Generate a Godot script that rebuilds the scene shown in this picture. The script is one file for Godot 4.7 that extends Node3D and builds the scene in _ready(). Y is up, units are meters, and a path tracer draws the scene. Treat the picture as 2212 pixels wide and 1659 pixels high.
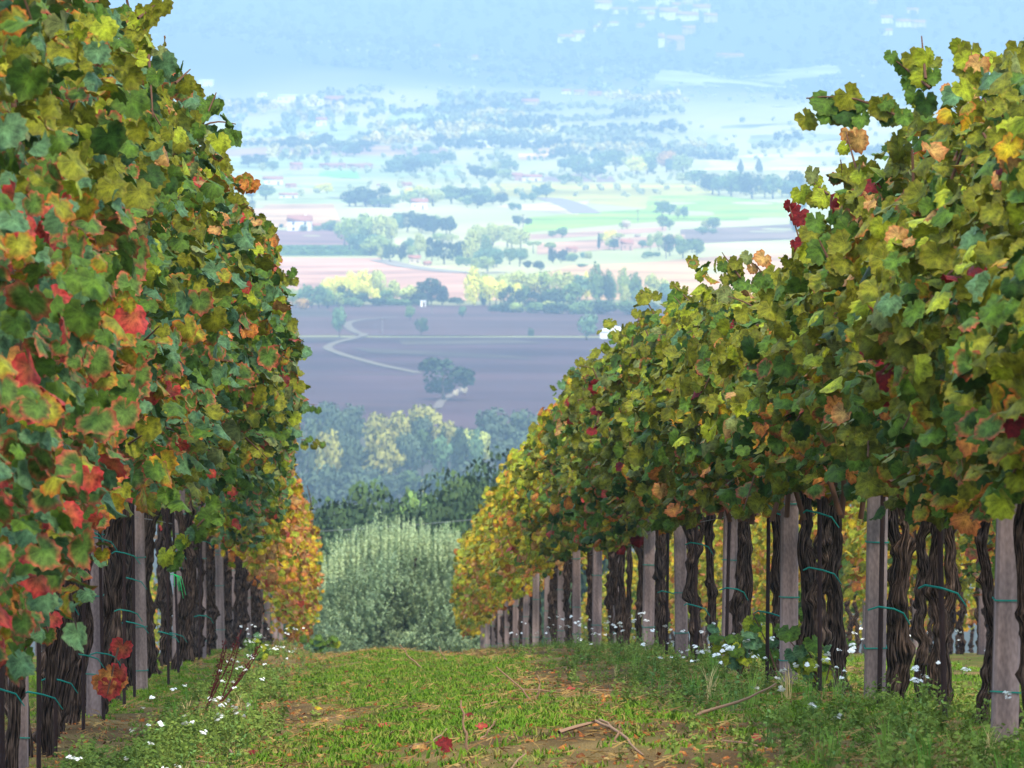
extends Node3D
# A lane between two autumn vine rows that runs downhill to a hazy valley. Metres, y up, the rows run along -z, the eye is at the origin.

const FOCAL := 14466.0     # focal length and picture measures in units of a 2212 x 1659 picture
const ROW_X := 796.0       # where the rows vanish
const LEVEL_Y := 221.0     # the height of the eye
const RIGHT_ROW := 1.71
const LEFT_ROW := -1.26
const ORD := ["first", "second", "third", "fourth", "fifth", "sixth", "seventh", "eighth", "ninth", "tenth", "eleventh", "twelfth", "thirteenth", "fourteenth", "fifteenth", "sixteenth", "seventeenth", "eighteenth", "nineteenth", "twentieth", "twenty-first", "twenty-second", "twenty-third", "twenty-fourth", "twenty-fifth", "twenty-sixth", "twenty-seventh", "twenty-eighth", "twenty-ninth", "thirtieth"]

var used := {}
var rng := RandomNumberGenerator.new()
var soft := FastNoiseLite.new()
var fine := FastNoiseLite.new()
var M := {}
var leaf_full := []      # [palette][shape]
var leaf_small := []
var trunk_shapes := []
var cane_shapes := []
var crowns := {}
var far_trunk: ArrayMesh

# ------------------------------------------------------------------ small helpers
func numbered(called: String) -> String:
	var n: int = used.get(called, 0)
	used[called] = n + 1
	return called if n == 0 else "%s_%03d" % [called, n]

func tag(o: Node, label := "", category := "", group := "", kind := "") -> Node:
	if label: o.set_meta("label", label)
	if category: o.set_meta("category", category)
	if group: o.set_meta("group", group)
	if kind: o.set_meta("kind", kind)
	return o

func base(called: String, where: Vector3, turn := 0.0) -> Node3D:
	var o := Node3D.new()
	o.name = numbered(called)
	o.position = where
	o.rotation.y = turn
	add_child(o)
	return o

func obj(called: String, mesh: Mesh, material: Material, parent: Node = null, xf := Transform3D()) -> MeshInstance3D:
	var o := MeshInstance3D.new()
	o.mesh = mesh
	o.material_override = material
	o.transform = xf
	if parent == null:
		o.name = numbered(called)
		add_child(o)
	else:
		o.name = called
		parent.add_child(o, true)
	return o

func many(called: String, mesh: Mesh, material: Material, xfs: Array, cols: Array, parent: Node = null) -> MultiMeshInstance3D:
	var mm := MultiMesh.new()
	mm.transform_format = MultiMesh.TRANSFORM_3D
	mm.use_colors = true
	mm.mesh = mesh
	mm.instance_count = xfs.size()
	for i in xfs.size():
		mm.set_instance_transform(i, xfs[i])
		mm.set_instance_color(i, cols[i])
	var o := MultiMeshInstance3D.new()
	o.multimesh = mm
	o.material_override = material
	if parent == null:
		o.name = numbered(called)
		add_child(o)
	else:
		o.name = called
		parent.add_child(o, true)
	o.set_meta("kind", "stuff")
	return o

func mat(linear: Color, rough := 0.9, vertex := false) -> StandardMaterial3D:
	var m := StandardMaterial3D.new()
	m.albedo_color = linear.linear_to_srgb()
	m.roughness = rough
	m.vertex_color_use_as_albedo = vertex
	m.cull_mode = BaseMaterial3D.CULL_DISABLED
	m.metallic_specular = 0.08
	return m

func rf(a: float, b: float) -> float:
	return rng.randf_range(a, b)

func rdir() -> Vector3:
	var y := rf(-1, 1)
	var a := rf(0, TAU)
	var r := sqrt(1.0 - y * y)
	return Vector3(r * cos(a), y, r * sin(a))

func facing(n: Vector3, tip: Vector3, s: float) -> Basis:      # +z along n, -y along tip
	var z := n.normalized()
	var y := -(tip - z * tip.dot(z))
	if y.length() < 0.01: y = z.cross(Vector3.RIGHT)
	y = y.normalized()
	var x := y.cross(z)
	return Basis(x * s, y * s, z * s)

func curve(t: Array, d: float) -> float:                          # straight pieces through [d, value] pairs
	if d <= t[0][0]: return t[0][1]
	for i in range(1, t.size()):
		if d <= t[i][0]:
			var f: float = (d - t[i - 1][0]) / (t[i][0] - t[i - 1][0])
			return lerpf(t[i - 1][1], t[i][1], f)
	return t[-1][1]

func smooth_curve(t: Array, d: float, w: float) -> float:
	return (curve(t, d - w) + 2.0 * curve(t, d) + curve(t, d + w)) * 0.25

# ------------------------------------------------------------------ the lie of the land; d is the distance down the rows (-z)
const NEAR_SLOPE := [[-60, 0.6], [0, -1.5], [10, -1.5], [14, -1.56], [18, -1.76], [22.6, -2.07], [32, -2.77], [41, -3.42], [45.5, -3.79], [54.7, -4.53], [68.4, -5.66], [86.4, -7.2], [101, -8.4], [130, -11.2], [180, -17.5], [230, -23.5]]
const FAR_SLOPE := [[230, -23.5], [320, -37], [450, -50], [650, -58.5], [900, -60], [2000, -60], [2500, -59.6], [3000, -56], [3500, -49.5], [4000, -41.6], [4500, -29], [5000, -12], [5500, 9], [6000, 38], [7000, 98], [8000, 165], [9500, 300], [11000, 380], [12500, 380]]

func land(x: float, d: float) -> float:
	var y: float
	if d < 215.0:
		y = smooth_curve(NEAR_SLOPE, d, 1.5 + maxf(d, 0) * 0.04)
		var off := smoothstep(0.9, -1.3, x)
		y -= (0.17 + 0.16 * (1.0 - smoothstep(18.0, 36.0, d))) * off * (1.0 - smoothstep(34.0, 58.0, d))
	else:
		y = smooth_curve(FAR_SLOPE if d > 230.0 else NEAR_SLOPE, d, 0.0 if d < 250.0 else 8.0 + (d - 250.0) * 0.04)
	if d > 700.0:
		y += soft.get_noise_2d(x * 0.5, d * 0.22) * 1.2 * smoothstep(700.0, 1200.0, d)
	if d > 3300.0:
		var g := smoothstep(3300.0, 6500.0, d)
		y += g * (soft.get_noise_2d(x * 0.10 + 40.0, d * 0.06) * 46.0 + soft.get_noise_2d(x * 0.35, d * 0.2 + 90.0) * 9.0)
	return y

func lane(x: float, d: float) -> float:                        # the vineyard's soil with its tilth, ruts and berms
	var y := land(x, d)
	if d < 150.0:
		var n := soft.get_noise_2d(x * 22.0, d * 9.0) * 0.035 + fine.get_noise_2d(x * 60.0, d * 40.0) * 0.018
		n += 0.05 * exp(-pow((x - RIGHT_ROW) / 0.35, 2.0)) + 0.05 * exp(-pow((x - LEFT_ROW) / 0.35, 2.0))
		n += 0.10 * exp(-pow((x + 0.75) / 0.25, 2.0)) * smoothstep(40.0, 50.0, d) * (1.0 - smoothstep(56.0, 64.0, d)) * (0.6 + soft.get_noise_1d(d * 30.0))
		n += 0.06 * exp(-pow((x - 1.15) / 0.22, 2.0)) * smoothstep(30.0, 40.0, d) * (0.6 + soft.get_noise_1d(d * 25.0 + 70.0))
		n += 0.05 * exp(-pow((x - 0.1) / 0.3, 2.0)) * smoothstep(38.0, 48.0, d)
		y += n * (1.0 - smoothstep(110.0, 145.0, d))
	return y

func seen(x: float, y: float, d: float) -> Vector3:            # the place at distance d in the direction of a picture point
	return Vector3((x - ROW_X) / FOCAL * d, -(y - LEVEL_Y) / FOCAL * d, -d)

func reach(x: float, y: float, from := 700.0, to := 11000.0) -> Vector3:    # the place on the land in that direction
	var s := (x - ROW_X) / FOCAL
	var v := -(y - LEVEL_Y) / FOCAL
	var d := from
	while d < to:
		var step := maxf(0.15, d * 0.004)
		if land(s * (d + step), d + step) >= v * (d + step):
			var a := d
			var b := d + step
			for i in 14:
				var m := (a + b) * 0.5
				if land(s * m, m) >= v * m: b = m
				else: a = m
			return Vector3(s * b, land(s * b, b), -b)
		d += step
	return Vector3(s * to, land(s * to, to), -to)

# ------------------------------------------------------------------ meshes
func tri_mesh(v: PackedVector3Array, n: PackedVector3Array, c: PackedColorArray, uv: PackedVector2Array, idx: PackedInt32Array) -> ArrayMesh:
	var a := []
	a.resize(Mesh.ARRAY_MAX)
	a[Mesh.ARRAY_VERTEX] = v
	a[Mesh.ARRAY_NORMAL] = n
	if c.size(): a[Mesh.ARRAY_COLOR] = c
	if uv.size(): a[Mesh.ARRAY_TEX_UV] = uv
	a[Mesh.ARRAY_INDEX] = idx
	var m := ArrayMesh.new()
	m.add_surface_from_arrays(Mesh.PRIMITIVE_TRIANGLES, a)
	return m

func grid_mesh(xs: PackedFloat32Array, ds: PackedFloat32Array, height: Callable, color: Callable) -> ArrayMesh:
	var v := PackedVector3Array()
	var c := PackedColorArray()
	var uv := PackedVector2Array()
	var idx := PackedInt32Array()
	var w := xs.size()
	for d in ds:
		for x in xs:
			v.append(Vector3(x, height.call(x, d), -d))
			c.append(color.call(x, d))
			uv.append(Vector2(x, d))
	for j in ds.size() - 1:
		for i in w - 1:
			var a := j * w + i
			idx.append_array([a, a + w, a + 1, a + 1, a + w, a + w + 1])
	return smoothed(v, c, uv, idx)

func smoothed(v: PackedVector3Array, c: PackedColorArray, uv: PackedVector2Array, idx: PackedInt32Array) -> ArrayMesh:
	var n := PackedVector3Array()
	n.resize(v.size())
	for t in range(0, idx.size(), 3):
		var a := idx[t]
		var b := idx[t + 1]
		var e := idx[t + 2]
		var f := (v[e] - v[a]).cross(v[b] - v[a])
		n[a] += f
		n[b] += f
		n[e] += f
	for i in n.size():
		n[i] = n[i].normalized()
	return tri_mesh(v, n, c, uv, idx)

func tube(path: Array, radii: Array, sides := 8, rough := 0.0, seed_at := 0.0, c := Color.WHITE, burrs := []) -> ArrayMesh:
	var v := PackedVector3Array()
	var cc := PackedColorArray()
	var uv := PackedVector2Array()
	var idx := PackedInt32Array()
	var along := 0.0
	var side := Vector3.RIGHT
	for i in path.size():
		var p: Vector3 = path[i]
		var t: Vector3 = (path[mini(i + 1, path.size() - 1)] - path[maxi(i - 1, 0)]).normalized()
		side = (side - t * side.dot(t)).normalized()
		var up := t.cross(side)
		if i > 0: along += p.distance_to(path[i - 1])
		for k in sides + 1:
			var a := TAU * k / sides
			var o := side * cos(a) + up * sin(a)
			var r: float = radii[i]
			if rough > 0.0:
				r *= 1.0 + rough * fine.get_noise_3d(cos(a) * 85.0 + seed_at * 37.0, sin(a) * 85.0, along * 240.0) + rough * 1.1 * soft.get_noise_3d(cos(a) * 30.0 + seed_at * 91.0, sin(a) * 30.0, along * 900.0)
			for q in burrs:
				r += q[2] * exp(-pow((along - q[0]) / q[3], 2.0) - pow(wrapf(a - q[1], -PI, PI) / 0.95, 2.0))
			v.append(p + o * r)
			cc.append(c)
			uv.append(Vector2(float(k) / sides, along))
	var w := sides + 1
	for i in path.size() - 1:
		for k in sides:
			var a := i * w + k
			idx.append_array([a, a + w, a + 1, a + 1, a + w, a + w + 1])
	var e := v.size()
	v.append(path[-1]); cc.append(c); uv.append(Vector2(0.5, along))
	for k in sides:
		idx.append_array([(path.size() - 1) * w + k, e, (path.size() - 1) * w + k + 1])
	return smoothed(v, cc, uv, idx)

func chamfered(w0: float, w1: float, h: float, bevel := 0.1) -> ArrayMesh:     # a square pillar with bevelled edges, w0 wide at the foot and w1 at the top
	var path := []
	var st := SurfaceTool.new()
	st.begin(Mesh.PRIMITIVE_TRIANGLES)
	var rings := []
	for lv in [[w0, 0.0], [lerpf(w0, w1, 0.25), h * 0.25], [lerpf(w0, w1, 0.5), h * 0.5], [lerpf(w0, w1, 0.75), h * 0.75], [w1, h - w1 * bevel], [w1 * (1.0 - bevel * 1.6), h]]:
		var r := []
		var a: float = lv[0] * 0.5
		var b: float = a * (1.0 - bevel * 2.0)
		for q in [[a, b], [b, a], [-b, a], [-a, b], [-a, -b], [-b, -a], [b, -a], [a, -b]]:
			r.append(Vector3(q[0], lv[1], q[1]))
		rings.append(r)
	st.set_smooth_group(-1)
	for i in rings.size() - 1:
		for k in 8:
			var l := (k + 1) % 8
			for p in [rings[i][k], rings[i + 1][k], rings[i][l], rings[i][l], rings[i + 1][k], rings[i + 1][l]]:
				st.set_uv(Vector2(p.x + p.z, p.y))
				st.add_vertex(p)
	for k in range(1, 7):
		for p in [rings[-1][0], rings[-1][k + 1], rings[-1][k]]:
			st.set_uv(Vector2(p.x, p.z))
			st.add_vertex(p)
	st.generate_normals()
	return st.commit()

func add_box(st: SurfaceTool, c: Vector3, s: Vector3) -> void:
	var b := BoxMesh.new()
	b.size = s
	st.append_from(b, 0, Transform3D(Basis(), c))

func box(c: Vector3, s: Vector3) -> ArrayMesh:
	var st := SurfaceTool.new()
	st.begin(Mesh.PRIMITIVE_TRIANGLES)
	add_box(st, c, s)
	return st.commit()

# a vine leaf: five toothed lobes, petiole at the origin, tip along -y, upper side +z
func vine_leaf(pal: Array, full: bool) -> ArrayMesh:
	var v := PackedVector3Array()
	var c := PackedColorArray()
	var uv := PackedVector2Array()
	var idx := PackedInt32Array()
	var outer := 26 if full else 13
	var cup := rf(-0.35, 0.6)
	var fold := rf(0.0, 1.0)
	var curl := rf(-0.35, 0.5)
	var skew := rf(-0.3, 0.3)
	var tint := rf(0.88, 1.12)
	var c0: Color = pal[0]
	var c1: Color = pal[1]
	var c2: Color = pal[2]
	var lobes := [[0.0, 1.0], [28.0, 0.88], [57.0, 0.95], [88.0, 0.84], [118.0, 0.86], [150.0, 0.77], [172.0, 0.52], [180.0, 0.16]]
	var ph := rf(0, 6.0)
	var crumple := rf(0.03, 0.13)
	var slim := rf(0.80, 1.08)
	var roll := rf(-0.30, 0.42)
	var half := rf(-0.5, 0.5) if rng.randf() < 0.4 else 0.0
	var put := func(r: float, a: float, col: Color) -> void:
		var x := sin(a) * r * slim
		var y := -cos(a) * r
		var z := -cup * r * r * 0.6 - fold * absf(x) * 0.7 + curl * y * y * signf(-y) * 0.5 + skew * x * y * 0.6 + roll * r * r * r * 0.6 + half * maxf(x, 0.0) + (0.09 * sin(a * 3.0 + ph) + crumple * sin(a * 6.0 + ph * 2.0)) * r + 0.05 * sin(a * 9.0 + ph * 3.0) * r * r
		v.append(Vector3(x, y, z + rf(-0.045, 0.045) * r))
		c.append(col * rf(0.84, 1.14))
		uv.append(Vector2(x * 0.46 + 0.5, y * 0.46 + 0.42))
	put.call(0.0, 0.0, c0 * tint)
	var inner := 13
	if full:
		for k in inner:
			var a := TAU * (k + 0.5) / inner
			var deg := absf(rad_to_deg(wrapf(a, -PI, PI)))
			put.call(curve(lobes, deg) * 0.68, a, (c0.lerp(c1, rf(0.5, 1.0))) * tint)
	for k in outer:
		var a := TAU * k / outer
		var deg := absf(rad_to_deg(wrapf(a, -PI, PI)))
		var r := curve(lobes, deg) * (1.0 + (0.07 if k % 2 == 0 else -0.07) + rf(-0.03, 0.03))
		put.call(r, a, c1.lerp(c2, rf(0.75, 1.0) if rng.randf() < 0.75 else rf(0.2, 0.6)) * tint)
	if full:
		for k in inner:
			idx.append_array([0, 1 + k, 1 + (k + 1) % inner])
			var o := 1 + inner + 2 * k
			var o1 := 1 + inner + (2 * k + 1) % outer
			var o2 := 1 + inner + (2 * k + 2) % outer
			var o3 := 1 + inner + (2 * k + 3) % outer
			idx.append_array([1 + k, o1, o2, 1 + k, o2, 1 + (k + 1) % inner, 1 + k, o, o1])
	else:
		for k in outer:
			idx.append_array([0, 1 + k, 1 + (k + 1) % outer])
	var stem := v.size()                                            # the leaf stalk
	for p in [Vector3(-0.02, 0, -0.01), Vector3(0.02, 0, -0.01), Vector3(0.0, 0.55, -0.35)]:
		v.append(p); c.append(Color(0.2, 0.1, 0.05)); uv.append(Vector2(0.5, 0.5))
	idx.append_array([stem, stem + 1, stem + 2])
	var m := smoothed(v, c, uv, idx)
	return m

# a crown of many small leafy faces spread through lobes; unit height, radius about 0.5
func crown(seed_at: int, lobes: Array, count: int, size: float, hang := 0.0) -> ArrayMesh:
	rng.seed = seed_at
	var v := PackedVector3Array()
	var n := PackedVector3Array()
	var c := PackedColorArray()
	var idx := PackedInt32Array()
	var total := 0.0
	for l in lobes: total += l[1] * l[1]
	for l in lobes:
		var tone := rf(0.72, 1.2)
		for i in int(count * l[1] * l[1] / total):
			var dir := rdir()
			var r: float = l[1] * (rf(0.82, 1.06) if rng.randf() < 0.72 else rf(0.35, 0.85))
			var p: Vector3 = l[0] + Vector3(dir.x * r, dir.y * r * l[2], dir.z * r)
			var f := (dir + rdir() * 0.9).normalized()
			var b := facing(f, rdir() + Vector3(0, -hang, 0), size * rf(0.6, 1.35))
			var nn := (dir * 0.7 + f * 0.55 + Vector3(0, 0.15, 0)).normalized()
			var g := tone * rf(0.75, 1.25)
			var col := Color(g * rf(0.92, 1.1), g, g * rf(0.85, 1.1))
			var k := v.size()
			for q in [Vector3(0, -0.62, 0), Vector3(0.42, -0.05, 0.08), Vector3(0.12, 0.55, -0.04), Vector3(-0.4, 0.12, 0.1)]:
				v.append(p + b * q); n.append(nn); c.append(col)
			idx.append_array([k, k + 2, k + 1, k, k + 3, k + 2])
	return tri_mesh(v, n, c, PackedVector2Array(), idx)

func lobed(kind: String, seed_at: int) -> Array:
	rng.seed = seed_at
	var l := []
	match kind:
		"round":
			l.append([Vector3(0, 0.56, 0), 0.33, 1.15])
			for i in 9:
				var a := rf(0, TAU)
				l.append([Vector3(cos(a) * rf(0.15, 0.3), rf(0.3, 0.8), sin(a) * rf(0.15, 0.3)), rf(0.13, 0.22), rf(0.8, 1.0)])
		"wide":
			l.append([Vector3(0, 0.55, 0), 0.3, 1.1])
			for i in 13:
				var a := rf(0, TAU)
				var h := rf(0.26, 0.86)
				var w := 0.36 * (1.0 - pow(absf(h - 0.45) / 0.55, 2.0))
				l.append([Vector3(cos(a) * w, h, sin(a) * w), rf(0.11, 0.18), rf(0.75, 0.95)])
		"poplar":
			for i in 12:
				var h := 0.12 + 0.8 * i / 11.0
				var w := 0.34 * sin(PI * clampf(0.16 + 0.80 * i / 11.0, 0, 1))
				l.append([Vector3(rf(-0.12, 0.12), h, rf(-0.12, 0.12)), maxf(0.1, w + 0.04), 0.55])
		"cypress":
			for i in 9:
				var h := 0.1 + 0.82 * i / 8.0
				l.append([Vector3(rf(-0.04, 0.04), h, rf(-0.04, 0.04)), lerpf(0.42, 0.12, absf(i / 8.0 - 0.25) / 0.75), 0.3])
		"pine":
			for i in 8:
				var a := rf(0, TAU)
				l.append([Vector3(cos(a) * rf(0.1, 0.34), rf(0.74, 0.86), sin(a) * rf(0.1, 0.34)), rf(0.14, 0.2), 0.6])
		"bush":
			for i in 7:
				var a := rf(0, TAU)
				l.append([Vector3(cos(a) * rf(0.0, 0.3), rf(0.2, 0.6), sin(a) * rf(0.0, 0.3)), rf(0.18, 0.3), 0.95])
	return l

# ------------------------------------------------------------------ textures
func grey_image(size: int, f: Callable) -> ImageTexture:
	var im := Image.create(size, size, false, Image.FORMAT_RGB8)
	for y in size:
		for x in size:
			var g: float = clampf(f.call(float(x) / size, float(y) / size), 0.0, 1.0)
			im.set_pixel(x, y, Color(g, g, g))
	return ImageTexture.create_from_image(im)

func make_materials() -> void:
	var rays := [0.0, 57.0, -57.0, 118.0, -118.0]
	var leaf_tex := grey_image(160, func(u: float, w: float) -> float:
		var p := Vector2((u - 0.5) / 0.46, (w - 0.42) / 0.46)
		var g := 0.74 + 0.16 * fine.get_noise_2d(u * 260.0, w * 260.0) + 0.24 * soft.get_noise_2d(u * 300.0, w * 300.0)
		var a := atan2(p.x, -p.y)
		for r in rays:
			var t := wrapf(a - deg_to_rad(r), -PI, PI)
			if absf(t) < 1.2:
				var off := absf(sin(t)) * p.length()
				var on := cos(t) * p.length()
				g = maxf(g, 1.0 - off * 24.0)
				var rib := absf(fposmod(on * 7.0 - off * 6.0, 1.0) - 0.5)
				if rib < 0.09 and off < 0.35: g += 0.09
		return g)
	M.leaf = mat(Color(1.0, 1.0, 0.94), 0.65, true)
	M.leaf.albedo_texture = leaf_tex
	M.leaf.metallic_specular = 0.25
	M.leaf.backlight_enabled = true
	M.leaf.backlight = Color(0.55, 0.55, 0.55)
	M.leaf.heightmap_enabled = false
	var bark := grey_image(256, func(u: float, w: float) -> float:
		var a := u * TAU
		var s := fine.get_noise_3d(cos(a) * 120.0, sin(a) * 120.0, w * 90.0) * 0.5 + fine.get_noise_3d(cos(a) * 150.0 + 70.0, sin(a) * 150.0, w * 520.0) * 0.55 + soft.get_noise_3d(cos(a) * 130.0, sin(a) * 130.0, w * 700.0) * 1.1
		return 0.5 + 0.5 * s)
	M.bark = mat(Color(0.175, 0.115, 0.085), 0.95)
	M.bark.albedo_texture = grey_image(256, func(u: float, w: float) -> float:
		var a := u * TAU
		var s := fine.get_noise_3d(cos(a) * 120.0, sin(a) * 120.0, w * 90.0) * 0.5 + fine.get_noise_3d(cos(a) * 150.0 + 70.0, sin(a) * 150.0, w * 520.0) * 0.55 + soft.get_noise_3d(cos(a) * 130.0, sin(a) * 130.0, w * 700.0) * 1.1
		return 0.62 + 0.5 * s)
	M.bark.heightmap_enabled = true
	M.bark.heightmap_texture = bark
	M.bark.heightmap_scale = 2.2
	M.bark.uv1_scale = Vector3(2, 2.2, 1)
	M.cane = mat(Color(0.105, 0.055, 0.035), 0.85)
	var speck := grey_image(256, func(u: float, w: float) -> float:
		return 0.86 + 0.13 * fine.get_noise_2d(u * 1400.0, w * 1400.0) + 0.16 * soft.get_noise_2d(u * 120.0, w * 120.0))
	M.concrete = mat(Color(0.29, 0.215, 0.20), 0.92)
	M.concrete.albedo_texture = grey_image(256, func(u: float, w: float) -> float:      # stained by run-off and weather
		var g := 0.80 + 0.10 * fine.get_noise_2d(u * 1400.0, w * 1400.0)
		var p := 0.28 * soft.get_noise_2d(u * 700.0, w * 110.0) + 0.25 * soft.get_noise_2d(u * 160.0 + 900.0, w * 160.0)
		var q := 0.28 * soft.get_noise_2d(u * 700.0, (w - 1.0) * 110.0) + 0.25 * soft.get_noise_2d(u * 160.0 + 900.0, (w - 1.0) * 160.0)
		return g + lerpf(p, q, w))      # fades into itself, so that it repeats without a seam
	M.concrete.uv1_triplanar = true
	M.concrete.uv1_world_triplanar = true
	M.concrete.uv1_scale = Vector3(2.0, 0.9, 2.0)
	M.concrete.heightmap_enabled = true
	M.concrete.heightmap_texture = speck
	M.concrete.heightmap_scale = 0.5
	M.tie = mat(Color(0.017, 0.173, 0.137), 0.5)
	M.bright_tie = mat(Color(0.04, 0.5, 0.14), 0.5)
	M.iron = mat(Color(0.035, 0.022, 0.02), 0.8)
	M.wire = mat(Color(0.2, 0.2, 0.2), 0.5)
	M.soil = mat(Color.WHITE, 1.0, true)
	M.soil.albedo_texture = speck
	M.soil.uv1_scale = Vector3(2.3, 1.3, 1)
	M.soil.heightmap_enabled = true
	M.soil.heightmap_texture = speck
	M.soil.heightmap_scale = 2.5
	M.land = mat(Color.WHITE, 1.0, true)
	M.blade = mat(Color.WHITE, 0.7, true)
	M.blade.backlight_enabled = true
	M.blade.backlight = Color(0.5, 0.5, 0.5)
	M.plain = mat(Color.WHITE, 0.85, true)
	M.petal = mat(Color(0.786, 0.786, 0.744), 0.7)
	M.petal.backlight_enabled = true
	M.petal.backlight = Color(0.3, 0.3, 0.3)
	M.wall_white = mat(Color(0.92, 0.88, 0.82), 0.9)
	M.wall_cream = mat(Color(0.62, 0.50, 0.36), 0.9)
	M.wall_pink = mat(Color(0.55, 0.33, 0.24), 0.9)
	M.roof = mat(Color(0.42, 0.17, 0.10), 0.9)
	M.roof_grey = mat(Color(0.70, 0.70, 0.70), 0.7)
	M.pane = mat(Color(0.05, 0.06, 0.07), 0.4)
	M.wood = mat(Color(0.12, 0.08, 0.05), 0.9)
	M.far_trunk = mat(Color(0.09, 0.07, 0.055), 0.95)
	var tones := {"dark": Color(0.073, 0.116, 0.038), "deep": Color(0.047, 0.077, 0.032), "green": Color(0.182, 0.282, 0.073), "teal": Color(0.155, 0.265, 0.114), "yellow": Color(0.950, 0.911, 0.114), "pale": Color(0.547, 0.583, 0.145), "lime": Color(0.365, 0.456, 0.097), "rust": Color(0.656, 0.401, 0.114), "olive": Color(0.383, 0.474, 0.276), "moss": Color(0.340, 0.320, 0.080), "haze": Color(0.095, 0.135, 0.075), "dust": Color(0.765, 0.656, 0.454)}
	for t in tones:
		M["crown_" + t] = mat(tones[t], 0.8, true)
		M["crown_" + t].backlight_enabled = true
		M["crown_" + t].backlight = Color(0.4, 0.4, 0.4)

# ------------------------------------------------------------------ vines
const GREEN := 0
const BLUISH := 1
const OLIVE := 2
const RED_EDGED := 3
const LIME_RED_EDGED := 4
const YELLOW := 5
const ORANGE := 6
const RED := 7
const WINE := 8
const DARK := 9
const TAN := 10
const GOLD := 11
const GREY := 12
const LIME := 13
const SHADED_OLIVE := 14  # olive darkened in colour to stand for the right row's shaded lane side
# base, middle and margin of each kind of leaf; the last is olive with shade put in
const PALETTES := [
	[Color(0.104, 0.190, 0.019), Color(0.091, 0.179, 0.020), Color(0.122, 0.184, 0.022)],
	[Color(0.115, 0.225, 0.090), Color(0.100, 0.210, 0.095), Color(0.145, 0.235, 0.100)],
	[Color(0.245, 0.245, 0.016), Color(0.209, 0.227, 0.016), Color(0.257, 0.220, 0.022)],
	[Color(0.097, 0.190, 0.029), Color(0.122, 0.184, 0.035), Color(0.62, 0.085, 0.065)],
	[Color(0.270, 0.281, 0.022), Color(0.293, 0.257, 0.022), Color(0.612, 0.109, 0.022)],
	[Color(0.637, 0.515, 0.022), Color(0.587, 0.440, 0.019), Color(0.564, 0.331, 0.014)],
	[Color(0.66, 0.29, 0.05), Color(0.70, 0.23, 0.055), Color(0.64, 0.15, 0.045)],
	[Color(0.367, 0.110, 0.035), Color(0.56, 0.065, 0.05), Color(0.62, 0.04, 0.05)],
	[Color(0.172, 0.014, 0.014), Color(0.220, 0.014, 0.016), Color(0.245, 0.013, 0.010)],
	[Color(0.036, 0.091, 0.013), Color(0.034, 0.086, 0.013), Color(0.061, 0.097, 0.014)],
	[Color(0.515, 0.318, 0.094), Color(0.539, 0.270, 0.086), Color(0.515, 0.158, 0.050)],
	[Color(0.515, 0.440, 0.019), Color(0.551, 0.354, 0.014), Color(0.612, 0.184, 0.014)],
	[Color(0.209, 0.245, 0.072), Color(0.197, 0.233, 0.072), Color(0.245, 0.233, 0.072)],
	[Color(0.367, 0.416, 0.022), Color(0.318, 0.380, 0.022), Color(0.367, 0.367, 0.026)],
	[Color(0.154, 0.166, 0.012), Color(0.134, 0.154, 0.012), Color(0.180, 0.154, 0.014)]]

func pick(weights: Array) -> int:           # [palette, weight, palette, weight ...]
	var total := 0.0
	for i in range(1, weights.size(), 2): total += weights[i]
	var r := rng.randf() * total
	for i in range(0, weights.size(), 2):
		r -= weights[i + 1]
		if r <= 0.0: return weights[i]
	return weights[0]

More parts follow.
